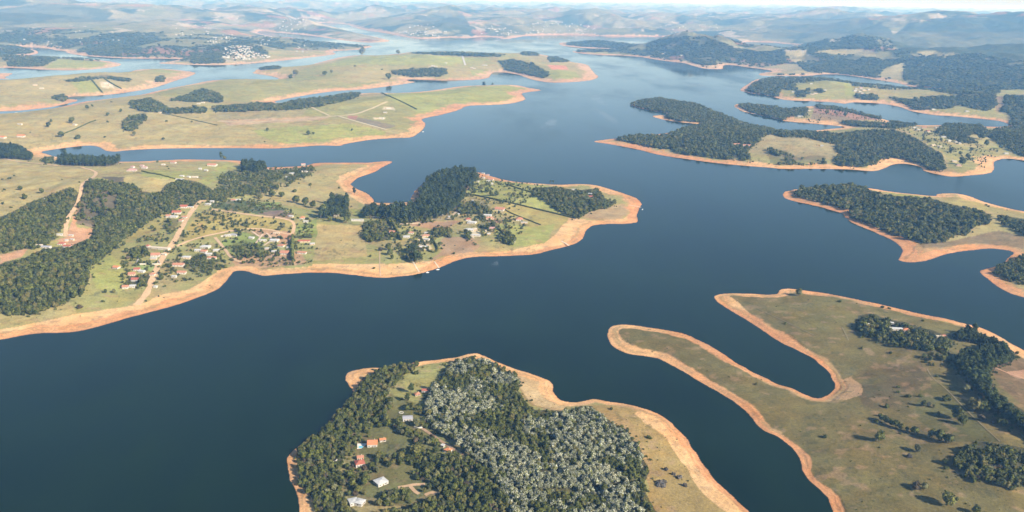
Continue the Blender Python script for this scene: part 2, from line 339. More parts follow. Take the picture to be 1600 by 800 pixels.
# ---------------------------------------------------------------- woods: name, kind of tree, canopy outline in the photo, density, label
WOODS = [
 ('bw',1.0,[(464,700),(466,725),(469,750),(482,772),(495,787),(508,802),(520,870),(600,870),(560,800),(540,785),(530,760),(545,745),(530,735),(535,715),(552,700),(562,675),(575,655),(590,640),(600,617),(612,600),(630,585),(650,572),(660,564),(640,564),(607,570),(588,579),(570,589),(560,600),(549,610),(540,627),(517,652),(500,672),(475,690)],'dense green wood along the steep bank of the near headland'),
 ('silver',1.0,[(703,568),(712,560),(740,556),(775,566),(800,580),(813,592),(808,608),(815,622),(835,640),(855,642),(890,640),(905,634),(925,633),(935,645),(960,662),(975,668),(990,685),(1003,705),(1005,715),(1013,735),(1010,745),(1003,755),(1010,770),(1018,785),(1027,800),(1035,870),(800,870),(795,800),(775,745),(745,715),(722,700),(700,680),(680,667),(666,650),(663,630),(672,610),(685,590)],'silvery pale leaved wood covering the near headland'),
 ('bw',1.0,[(700,695),(745,716),(775,745),(797,790),(800,870),(600,870),(600,800),(640,790),(690,770),(685,740)],'dark wood below the brown track on the near headland'),
 ('bw',0.50,[(562,675),(590,640),(612,615),(660,635),(668,660),(690,690),(690,770),(640,790),(540,790),(545,745),(535,715),(552,700)],'broken garden trees among the near headland houses'),
 ('bw',1.0,[(1342,493),(1362,490),(1385,498),(1410,503),(1430,510),(1455,515),(1480,525),(1490,532),(1482,548),(1470,545),(1440,545),(1425,540),(1408,542),(1380,532),(1350,522),(1336,515)],'dark clump of tall trees round the white farmhouse'),
 ('bw',0.55,[(1420,540),(1445,546),(1482,546),(1500,560),(1495,572),(1470,565),(1445,562)],'thin wood below the yellow walled house'),
 ('tall',1.0,[(1495,522),(1500,512),(1515,508),(1540,520),(1560,530),(1575,540),(1588,552),(1580,560),(1562,565),(1545,575),(1545,590),(1552,605),(1575,625),(1600,642),(1640,668),(1640,700),(1600,668),(1575,650),(1548,628),(1530,605),(1515,590),(1500,572),(1490,560),(1505,545),(1530,545),(1535,535),(1505,532)],'tall dark belt of trees curving to the right shore'),
 ('bw',0.8,[(1502,702),(1520,690),(1540,690),(1575,695),(1600,700),(1660,712),(1660,775),(1600,757),(1570,760),(1545,745),(1520,743),(1502,735),(1487,724),(1492,710)],'dark wood at the foot of the right pasture'),
 ('bw',1.0,[(1550,424),(1560,415),(1580,405),(1600,397),(1680,395),(1680,445),(1600,440),(1575,434)],'dark wood on the small red point at the right'),
 ('bwl',0.95,[(1238,298),(1250,293),(1290,289),(1328,286),(1345,291),(1360,297),(1380,303),(1400,306),(1430,308),(1455,310),(1490,320),(1530,328),(1550,337),(1545,347),(1520,352),(1515,365),(1490,365),(1480,375),(1450,378),(1430,374),(1400,364),(1380,357),(1350,345),(1332,340),(1325,328),(1310,322),(1290,316),(1270,310),(1245,305)],'dense wood covering the long right hand point'),
 ('bwl',0.9,[(1558,335),(1600,342),(1680,352),(1680,380),(1600,365),(1570,350)],'wood running off the frame beyond the right point'),
 ('bwl',0.93,[(962,216),(972,208),(1000,210),(1030,211),(1047,207),(1060,200),(1090,195),(1130,193),(1180,203),(1190,217),(1175,228),(1168,240),(1175,250),(1125,246),(1075,240),(1037,232),(1000,224)],'dark wood on the long island tip'),
 ('bwl',0.6,[(1200,230),(1230,236),(1247,245),(1290,243),(1290,254),(1240,255),(1203,254)],'loose wood between the island field and beach'),
 ('bwl',0.93,[(1190,203),(1220,203),(1280,205),(1310,208),(1350,203),(1400,203),(1430,215),(1455,230),(1472,240),(1478,262),(1470,266),(1450,262),(1440,255),(1420,250),(1400,245),(1378,248),(1370,255),(1340,260),(1310,256),(1300,250),(1312,238),(1300,222),(1260,213),(1220,212)],'broad dark wood over the middle of the island'),
 ('bwl',0.93,[(985,162),(1000,153),(1030,148),(1065,155),(1090,157),(1112,168),(1135,177),(1167,189),(1200,196),(1215,205),(1190,212),(1130,210),(1090,205),(1060,200),(1080,196),(1095,190),(1060,188),(1040,182),(1040,175),(1012,170)],'dark wood along the upper arm of the island'),
 ('bwl',1.0,[(1152,163),(1175,160),(1200,164),(1225,169),(1262,168),(1262,180),(1235,180),(1225,187),(1200,181),(1170,173)],'wood at the tip of the narrow red point'),
 ('bwl',0.8,[(1272,163),(1290,162),(1318,168),(1350,170),(1380,181),(1376,186),(1345,178),(1310,171),(1280,168)],'line of trees along the ridge of red soil'),
 ('bwl',0.9,[(1315,188),(1340,188),(1385,192),(1400,186),(1420,188),(1432,194),(1400,199),(1345,196),(1320,193)],'wood below the brown field on the red point'),
 ('bwl',1.0,[(1470,196),(1480,192),(1530,193),(1545,205),(1560,200),(1600,195),(1660,200),(1660,250),(1600,242),(1580,233),(1545,212),(1522,206),(1512,212),(1530,222),(1500,221),(1480,214),(1462,206)],'dark wood behind the houses near the right edge'),
 ('far',1.0,[(1165,140),(1180,128),(1200,122),(1240,123),(1246,140),(1222,138),(1215,150),(1190,146)],'wood at the tip of the second red point'),
 ('far',1.0,[(1335,146),(1370,147),(1373,155),(1350,154),(1338,151)],'square wood below the pink roofed hamlet'),
 ('far',1.0,[(1385,150),(1425,155),(1450,150),(1500,150),(1555,143),(1558,165),(1545,172),(1500,163),(1480,168),(1450,170),(1430,171),(1412,160)],'dark wood above the far right channel'),
 ('far',0.8,[(1245,141),(1285,138),(1290,142),(1260,146),(1260,151),(1243,150)],'small grove in the middle of the sloping field'),
 ('far',0.88,[(1232,92),(1260,86),(1290,88),(1325,88),(1368,90),(1378,94),(1425,88),(1480,87),(1520,82),(1600,95),(1660,100),(1660,138),(1565,138),(1560,145),(1500,148),(1450,138),(1420,130),(1412,125),(1414,96),(1380,106),(1370,119),(1340,117),(1290,112),(1272,105),(1286,98)],'dark wood over the ridge of hills at the right'),
 ('far',1.0,[(1262,77),(1300,66),(1340,57),(1365,58),(1372,65),(1375,76),(1330,75),(1290,77)],'dark wood on the highest wooded hill'),
 ('far',0.88,[(1012,67),(1035,60),(1060,57),(1095,56),(1120,62),(1150,75),(1200,82),(1222,76),(1228,82),(1220,95),(1180,95),(1160,90),(1140,85),(1118,95),(1120,101),(1100,101),(1075,95),(1070,85),(1050,77),(1010,84)],'dark wood over the domed hill by the lake'),
 ('far',1.0,[(877,68.5),(890,66),(935,63),(965,66),(1000,70),(975,75),(935,74),(900,71)],'wood along the thin far spit'),
 ('far',0.9,[(899,80),(910,77),(940,77),(950,80),(930,81),(905,81)],'small wood on the second far spit'),
 ('far',1.0,[(1070,58),(1100,55),(1130,57),(1160,64.5),(1110,64)],'low wooded strip in the far lake'),
 ('far',1.0,[(1570,148),(1660,148),(1660,200),(1600,196),(1578,194),(1582,178),(1562,172),(1570,162)],'wood on the far right shore'),
 ('tall',1.0,[(565,328),(570,318),(600,316),(640,313),(655,309),(655,294),(660,286),(675,268),(700,260),(720,257),(740,257),(748,270),(738,285),(722,308),(712,322),(690,335),(660,337),(640,340),(600,336),(575,335)],'tall dark eucalyptus wood hooked round the cove'),
 ('bw',1.0,[(0,339),(22,330),(50,315),(82,302),(110,292),(120,300),(124,311),(110,332),(97,355),(84,372),(60,385),(40,385),(0,392),(-40,395),(-40,345)],'dark wood between the tan pasture and the red road'),
 ('bw',1.0,[(132,281),(155,280),(180,285),(200,286),(215,292),(225,300),(250,300),(260,287),(287,280),(312,285),(330,295),(332,307),(315,310),(305,320),(287,322),(260,332),(235,342),(215,355),(197,370),(180,385),(172,392),(160,405),(140,417),(139,437),(130,455),(107,467),(82,477),(55,489),(22,490),(-40,490),(-40,415),(0,412),(40,402),(70,388),(110,384),(140,372),(148,356),(150,335),(180,325),(185,295),(140,292),(131,300)],'large dark wood sweeping down to the left shore'),
 ('bw',0.45,[(128,292),(190,292),(185,330),(148,352),(120,345),(122,320)],'thin greyish wood on bare soil beside the red road'),
 ('tall',1.0,[(-30,224),(0,222),(25,224),(48,235),(50,248),(0,246),(-30,246)],'dark wood at the left edge above the pale road'),
 ('tall',1.0,[(90,243),(105,238),(130,236),(185,238),(186,252),(140,256),(90,254)],'dark wood standing at the head of the blue inlet'),
 ('bw',1.0,[(67,246),(83,245),(83,253),(69,253)],'small wood beside the inlet, by the pale road'),
 ('tall',1.0,[(376,253),(395,248),(412,252),(416,262),(400,267),(378,262)],'dark block of trees on the lake edge behind the village'),
 ('tall',1.0,[(512,311),(525,302),(543,306),(546,322),(530,333),(500,336),(497,326)],'big rounded clump of trees by the white farmhouse'),
 ('bw',1.0,[(835,293),(870,292),(900,297),(935,295),(945,310),(966,317),(940,325),(920,332),(900,340),(870,325),(850,312),(832,305)],'dense grey green wood on the middle point'),
 ('bw',0.75,[(567,347),(600,341),(612,352),(622,366),(605,373),(590,379),(572,376),(565,362)],'loose grey wood beside the pale square field'),
 ('tall',1.0,[(640,382),(650,375),(657,386),(658,400),(650,405),(637,398)],'dark clump of trees beside the white terrace'),
 ('bw',1.0,[(672,358),(700,353),(708,360),(690,368),(676,366)],'small grove above the bare brown slope'),
 ('bw',0.85,[(725,358),(731,358),(738,371),(733,373),(727,367)],'narrow dark grove next to the big white villa'),
 ('bw',0.6,[(745,352),(765,340),(780,352),(772,362),(752,365)],'garden trees beside the villa roofs'),
 ('bw',0.9,[(775,368),(788,360),(796,360),(808,374),(800,380),(782,376)],'dark trees at the bottom of the green field'),
 ('bw',0.6,[(715,318),(738,312),(765,322),(770,332),(755,342),(735,330),(712,335)],'trees around the roofs behind the eucalyptus wood'),
 ('bw',0.55,[(600,342),(620,338),(668,336),(690,337),(668,345),(640,348),(618,350)],'low trees along the track under the eucalyptus wood'),
 ('bw',0.6,[(345,272),(378,262),(420,264),(470,262),(492,258),(486,272),(450,285),(430,288),(418,298),(395,305),(370,302),(345,312),(325,312),(340,290)],'village trees between the houses on the lake slope'),
 ('bw',0.85,[(203,388),(230,382),(232,395),(215,402),(200,398)],'round grove beside the long white building'),
 ('bw',0.75,[(196,442),(205,430),(238,428),(236,440),(220,448),(196,450)],'grove among the red roofs near the beach'),
 ('bw',0.4,[(285,400),(330,392),(345,415),(325,425),(290,420)],'thin trees below the village crossroads'),
 ('bw',0.5,[(352,385),(385,376),(415,385),(412,397),(375,402)],'green garden trees inside the road loop'),
 ('bw',0.35,[(255,340),(280,342),(278,352),(262,362),(252,356)],'scattered trees below the red roofed compound'),
 ('far',1.0,[(203,158),(235,152),(252,160),(262,168),(320,166),(322,174),(270,175),(225,172),(204,166)],'dark wood on the far left hill'),
 ('far',1.0,[(260,156),(290,148),(315,138),(335,142),(350,152),(345,158),(310,157)],'rounded wood at the top of the left hill'),
 ('far',1.0,[(332,166),(400,160),(440,162),(487,150),(520,142),(563,143),(560,150),(520,160),(490,166),(440,170),(400,172),(335,173)],'long dark belt of trees along the narrow inlet'),
 ('far',1.0,[(190,189),(205,180),(228,176),(228,185),(210,202),(195,203)],'wood filling the gully of the left hill'),
 ('far',1.0,[(80,150),(100,146),(106,152),(100,157),(82,152)],'small wood at the end of the middle spit'),
 ('far',1.0,[(243,119),(257,118),(257,127),(243,127)],'square grove on the middle spit'),
 ('far',0.8,[(92,126),(120,122),(160,117),(208,123),(200,127),(160,121),(120,126)],'line of trees across the middle spit'),
 ('far',1.0,[(12,96),(20,89),(90,90),(68,102),(14,103)],'dark rectangular wood on the far left point'),
 ('far',1.0,[(612,110),(640,107),(695,106),(700,115),(690,118),(640,119),(615,115)],'flat dark wood above the pink beach'),
 ('far',1.0,[(779,95),(800,92),(830,98),(858,113),(855,121),(830,117),(790,108)],'dark wood on the far lake point'),
 ('far',1.0,[(814,81),(830,79.5),(842,82),(842,86),(815,85.5)],'small dark wood at the far tip'),
 ('far',1.0,[(856,89),(885,88),(889,96),(860,96)],'second small dark wood at the far tip'),
 ('far',0.9,[(640,82),(700,81),(790,84),(780,88),(700,86)],'thin line of trees on the far ridge'),
 ('far',1.0,[(405,105),(415,100),(435,103),(440,106),(408,108)],'small wood on the tip of the left hill'),
 ('far',1.0,[(297,97),(300,85),(330,77),(345,82),(352,97),(310,99)],'dark wood beside the far white town'),
 ('far',1.0,[(135,80),(190,68),(190,81),(180,87),(140,85)],'dark wood across the far left bay'),
]

# ---------------------------------------------------------------- roads and tracks (photo polyline, width in metres, colour)
ROADS = [
 ('dirt_road',[(322,314),(312,316),(300,330),(287,350),(275,372),(262,392),(247,415),(237,440),(228,460),(213,477)],11,(0.56,0.375,0.21)),
 ('dirt_road',[(270,388),(300,375),(340,365),(385,358),(420,359),(452,366),(459,358),(456,346),(430,340),(400,337),(330,327)],7,(0.54,0.365,0.21)),
 ('dirt_road',[(336,371),(350,388),(362,403),(376,410)],6,(0.50,0.34,0.20)),
 ('dirt_road',[(-60,246),(0,249),(40,254),(90,259),(130,263),(149,269),(146,277),(130,287),(126,300),(120,320),(105,345),(102,370)],8,(0.54,0.365,0.21)),
 ('dirt_road',[(721,309),(729,296),(737,281)],6,(0.50,0.31,0.20)),
 ('dirt_track',[(620,350.5),(655,348.5),(672,343),(700,342),(714,330)],6,(0.55,0.42,0.28)),
 ('dirt_track',[(340,190),(400,191),(470,187),(520,182),(560,177),(605,159)],12,(0.50,0.40,0.24)),
 ('dirt_track',[(485,167),(515,181)],9,(0.55,0.44,0.27)),
 ('dirt_track',[(530,182),(565,192),(605,203)],10,(0.58,0.49,0.32)),
 ('dirt_track',[(659,669),(690,690),(723,711)],4,(0.38,0.25,0.15)),
 ('dirt_track',[(622,762),(645,758),(664,757)],4.5,(0.50,0.33,0.19)),
 ('dirt_track',[(640,759),(648,768),(655,772)],4,(0.50,0.33,0.19)),
 ('dirt_track',[(664,774),(674,770),(682,772)],5,(0.46,0.30,0.17)),
 ('footpath',[(1449,577),(1457,590),(1480,610),(1517,648),(1562,690)],1.6,(0.23,0.18,0.095)),
 ('dirt_track',[(1548,572),(1575,583),(1600,592),(1640,605)],3,(0.48,0.28,0.17)),
 ('footpath',[(1316,512),(1326,532)],1.6,(0.23,0.19,0.10)),
 ('footpath',[(1175,478),(1215,497),(1272,524)],1.4,(0.21,0.175,0.09)),
 ('footpath',[(642,402),(648,414),(655,425)],3,(0.62,0.52,0.36)),
 ('footpath',[(679,409),(686,419)],2.5,(0.62,0.52,0.36)),
 ('footpath',[(593.5,388),(593.5,415),(594.5,432)],1.6,(0.55,0.40,0.24)),
 ('footpath',[(394,362),(406,370)],4,(0.55,0.41,0.29)),('footpath',[(412,364),(400,380)],4,(0.55,0.41,0.29)),('footpath',[(416,364),(424,374),(412,384)],4,(0.55,0.41,0.29)),
 ('footpath',[(725,357),(730,363),(741,373)],2.5,(0.6,0.5,0.34)),
 ('dirt_track',[(1268,172),(1300,168),(1330,176),(1350,180)],5,(0.50,0.33,0.24)),
 ('dirt_track',[(722,86),(727,102)],15,(0.46,0.43,0.38)),
]

# ---------------------------------------------------------------- houses: px, py, width in photo px, roof colour, depth/width, roof kind
HOUSES = [
 ('among trees at the top of the dirt road', [(287,323,10,'r',.7),(297,324,10,'w',.4),(276,332,12,'r',.6),(272,338.5,10,'w',.6),(263,338,6,'s',.9),(288.5,339.5,6,'s',.8),(283,345,5,'s',1),(325,319,8,'w',.6)]),
 ('beside the road junction above the beach', [(248,387.5,34,'c',.2),(231,385,5,'r',.9),(243,398.5,12,'s',.7),(240,404,9,'w',.5),(256,397.5,7,'c',.5)]),
 ('in the dark grove above the beach', [(214,421,8,'r',.8),(221.5,424,8,'w',.7),(206,428.5,9,'s',.8),(211,437,9,'r',.8),(206.5,447,9,'w',.7),(196,448.5,8,'s',.8),(182,418,8,'o',.8)]),
 ('below the road junction', [(291,402,12,'w',.6),(279,414,15,'s',.5),(284,426,12,'s',.5),(272,432,7,'w',.6),(238,429,7,'s',.8),(284,414.5,6,'w',.6),(243,448,5,'w',.8)]),
 ('between the junction and the curved track', [(321,385.5,13,'w',.7),(309,391,8,'w',.7),(326,397,9,'w',.7),(319,393,8,'s',.8),(338,391,9,'w',.7),(331,403,13,'s',.4)]),
 ('inside the loop of the dirt road', [(366,367,10,'g',.6),(356,368,9,'w',.4),(393,371.5,7,'w',.7),(411,375.5,10,'w',.4),(429,375.5,12,'w',.7),(439,384,10,'s',.6),(445,395,12,'s',.8),(417,388.5,6,'w',.7),(428,393,7,'w',.7),(451,387,6,'w',.7),(432,364,9,'c',.3)]),
 ('by the tall hedge and dirt road', [(475,377,18,'r',.3),(488,381,7,'w',.8),(472,395,13,'s',.4)]),
 ('by the small green paddock', [(472.5,341,7,'o',.9),(478,346,7,'w',.6),(455,338,6,'w',.7)]),
 ('beside the big round tree clump', [(524,336,8,'s',.9),(535,332,13,'w',.6),(558.5,343.5,19,'w',.15),(588,339.5,10,'w',.25)]),
 ('around the white terrace near the shore', [(613,363.5,8,'s',.9),(635,370,10,'w',.7),(642,364,8,'s',.6),(666,364,5,'w',.8),(666,368.5,12,'s',.4),(666.5,374,9,'w',.5),(661,386,12,'w',.5)]),
 ('along the track under the eucalyptus wood', [(677,333,5,'w',.5),(690,335.5,4,'w',.8),(678,337,8,'c',.5),(704,339,7,'w',.6),(716,335,4,'w',1.2),(714,321,4,'w',.7),(738,313.5,5,'w',.6)]),
 ('in the gardens of the middle point', [(781,327,14,'s',.8),(811.5,343,11,'s',.9),(819,348,10,'w',.35),(762,336.5,12,'w',.6),(765,341,12,'s',.4),(731.5,343,8,'r',.8),(737.5,347.5,13,'w',.6),(734,359,13,'w',.7),(742,358.5,7,'c',1),(742,367.5,17,'w',.3),(769,357.5,9,'p',.8),(762.5,365.5,7,'w',.6),(802,378.5,5,'w',.6),(757,361,6,'c',.8)]),
 ('on the lake edge beyond the eucalyptus wood', [(767,280.5,8,'s',.7),(763,283,6,'w',.5),(755,271,5,'w',.5),(756,278,3,'w',1),(762,273.5,5,'p',.5),(769,287,3,'w',1),(747,284,3,'w',1)]),
 ('in the wood of the middle point', [(921,303,9,'w',.5),(921.5,307.5,9,'r',.5),(897,296.5,7,'w',.5)]),
 ('above the fields near the blue inlet', [(206,266.5,13,'p',.6),(207,261.5,5,'p',.8),(226,262.5,7,'p',.7),(222,259.5,5,'p',.7),(271,254.5,7,'s',.6),(255,257.5,5,'c',.8)]),
 ('between the two fields above the woods', [(281,280.5,11,'w',.5),(284,276,6,'w',.7),(304,277,9,'c',.7),(295,278,4,'w',1),(322,266.5,5,'w',.6),(313,264,4,'w',.8)]),
 ('on the bare patch by the lake', [(331,258.5,12,'s',.5),(335,257.5,8,'w',.4)]),
 ('in the village on the lake slope', [(389,269,6,'r',.8),(394,271,5,'w',.7),(382,272,6,'w',.5),(417.5,265.5,4,'p',1),(420,270,5,'w',.7),(429,272,9,'c',.7),(456,271,8,'w',.6),(449,277,5,'w',.7),(407,273,5,'w',.7),(354,281,8,'w',.4),(368,281,9,'w',.4),(474,257.5,6,'p',.6),(470,268,5,'c',.8),(478,268,4,'w',.8),(465,266,4,'w',.8)]),
 ('above the dark ploughed triangle', [(364,313,8,'s',.6),(372,312.5,7,'w',.7),(331.5,315,5,'w',.9)]),
 ('at the end of the red road', [(61,383.5,9,'c',.6),(72,386,12,'g',.5),(96,381,9,'r',.6),(105,385,10,'r',.5),(93,366.5,8,'w',.4),(111,368,6,'w',.5),(113,374.5,5,'w',.7),(104,375.5,4,'w',.8),(67,311.5,5,'w',.7)]),
 ('inside the dark tree clump of the right pasture', [(1400,514,17,'w',.35),(1415.5,516,9,'o',.8),(1392,505,7,'w',.6),(1465,526,14,'c',.3),(1358,507,4,'w',.7),(1474,525.5,7,'s',.7)]),
 ('on the sloping field of the second red point', [(1267,131,4,'w',.8),(1240,143.5,5,'w',.7),(1246,145,5,'w',.7),(1219,142,3,'w',1),(1269,147.5,5,'w',.5),(1274,146,6,'w',.5),(1288.5,141,5,'w',.5),(1230,130,4,'p',.7),(1236,131,5,'p',.7)]),
 ('in the packed hamlet of the second red point', [(1338,139,4,'w',.8),(1345,138,4,'p',.8),(1353,134,5,'w',.7),(1358,136,6,'p',.7),(1336,142,5,'w',.7),(1343,143,4,'w',.8),(1350,141,6,'w',.6),(1357,140,4,'w',.8),(1334,134,4,'p',.8),(1347,146,4,'w',.8)]),
 ('on the narrow red point', [(1209,175,5,'w',.6),(1218,175,4,'w',.7),(1250,182,7,'w',.5),(1242,173,5,'c',.6),(1264,173,5,'w',.6),(1323,173,5,'w',.7),(1331,174,3,'w',1),(1350,180,4,'w',.8),(1302,167,4,'c',.8)]),
 ('along the island ridge by the wood', [(1381,197,6,'p',.6),(1398,204,4,'w',.8),(1408,197.5,4,'w',.7),(1429,200,6,'w',.5),(1436,203,6,'w',.5),(1444,200,6,'s',.5),(1464,200,6,'w',.5),(1450,206,5,'r',.8),(1474,214,6,'w',.5),(1483,220,5,'w',.6),(1494,222.5,4,'w',.7),(1499,224,3,'w',.8),(1458,227,6,'c',.5),(1468,229,6,'c',.5),(1491,252.5,6,'w',.6),(1498,259,7,'p',.5),(1505,208,4,'w',.7),(1572,240,5,'w',.5)]),
 ('in the middle of the island', [(1284,228,4,'w',.8),(1152,226,13,'s',.3),(1167,228,12,'s',.35),(1148,222,6,'s',.6),(1068,178,3,'w',.8),(1098,174,4,'w',.7)]),
 ('beyond the far right channel', [(1458,171,5,'w',.5),(1511,174,5,'w',.5),(1568,173,4,'w',.7),(1594,182,5,'w',.6),(1303,113,5,'w',.4),(1318,115,7,'w',.4),(1357,113,4,'w',.7),(1369,116,4,'w',.7)]),
 ('on the domed hill by the lake', [(1036,84,4,'w',.7),(1065,86.5,5,'w',.7),(1040,82,3,'w',.8),(1135,73,5,'w',.7)]),
 ('on the far grassy lake point', [(757,102,8,'w',.35),(737,106,4,'w',.7),(741,107,4,'w',.7),(697,98.5,3,'w',.8),(676,103,5,'w',.5),(672,105,5,'g',.5),(681,104,4,'w',.7)]),
 ('on the pale left hill', [(26,177,4,'w',.8),(40,176,5,'w',.6),(33,213,9,'o',.6),(4,215,8,'o',.6),(117,195,5,'w',.7),(31,194,7,'c',.3),(250,176,4,'w',.7),(310,162,5,'c',.6),(317,160.5,5,'c',.6),(607,169,7,'c',.5),(602,176,6,'g',.4),(596,184.5,7,'c',.5)]),
 ('on the middle spit of the left inlets', [(165,130,5,'w',.6),(169,133,5,'c',.6),(152,123,4,'w',.7),(55,133,5,'c',.6),(65,138,5,'c',.6)]),
]
NEAR_HOUSES = [  # px, py, width m, depth m, wall h, rot deg, roof colour, kind, label
 (637,652,11.5,9,3.2,8,'g','gable','grey sheet roofed house with white walls on the near headland lawn'),
 (582,691,11,12,3.4,6,'o','gable','bright orange tiled house beside the blue swimming pool'),
 (598,686,7,4.5,2.6,14,'o','gable','low orange tiled shed next to the bright orange house'),
 (562,722,10,10,3.2,20,'r','hip','dark red roofed house in the near headland trees'),
 (563,713.5,7,6,2.8,12,'s','gable','pale orange roof touching the dark red roofed house'),
 (595,751,12,11,3.2,38,'w','hip','square house with bright white hipped roof in a clearing'),
 (552,782,9,10,3.0,25,'w','hip','white roofed house lowest in the near headland, wing beside the beach wood'),
 (562,783,9,9,3.2,70,'w','hip','white roofed house lowest in the near headland, wing beside the garden'),
 (665,609,9,6,3.0,-4,'r','gable','small red roofed white house beside the pale wood'),
 (652,615,6.5,6.5,2.4,20,'s','hip','square tan tiled shelter on the near headland lawn'),
 (700,702,7.5,6,3.0,-28,'o','hip','orange roofed house at the end of the brown track'),
 (692,695,3.5,3.5,2.6,-28,'w','gable','tiny white outbuilding beside the brown track'),
]

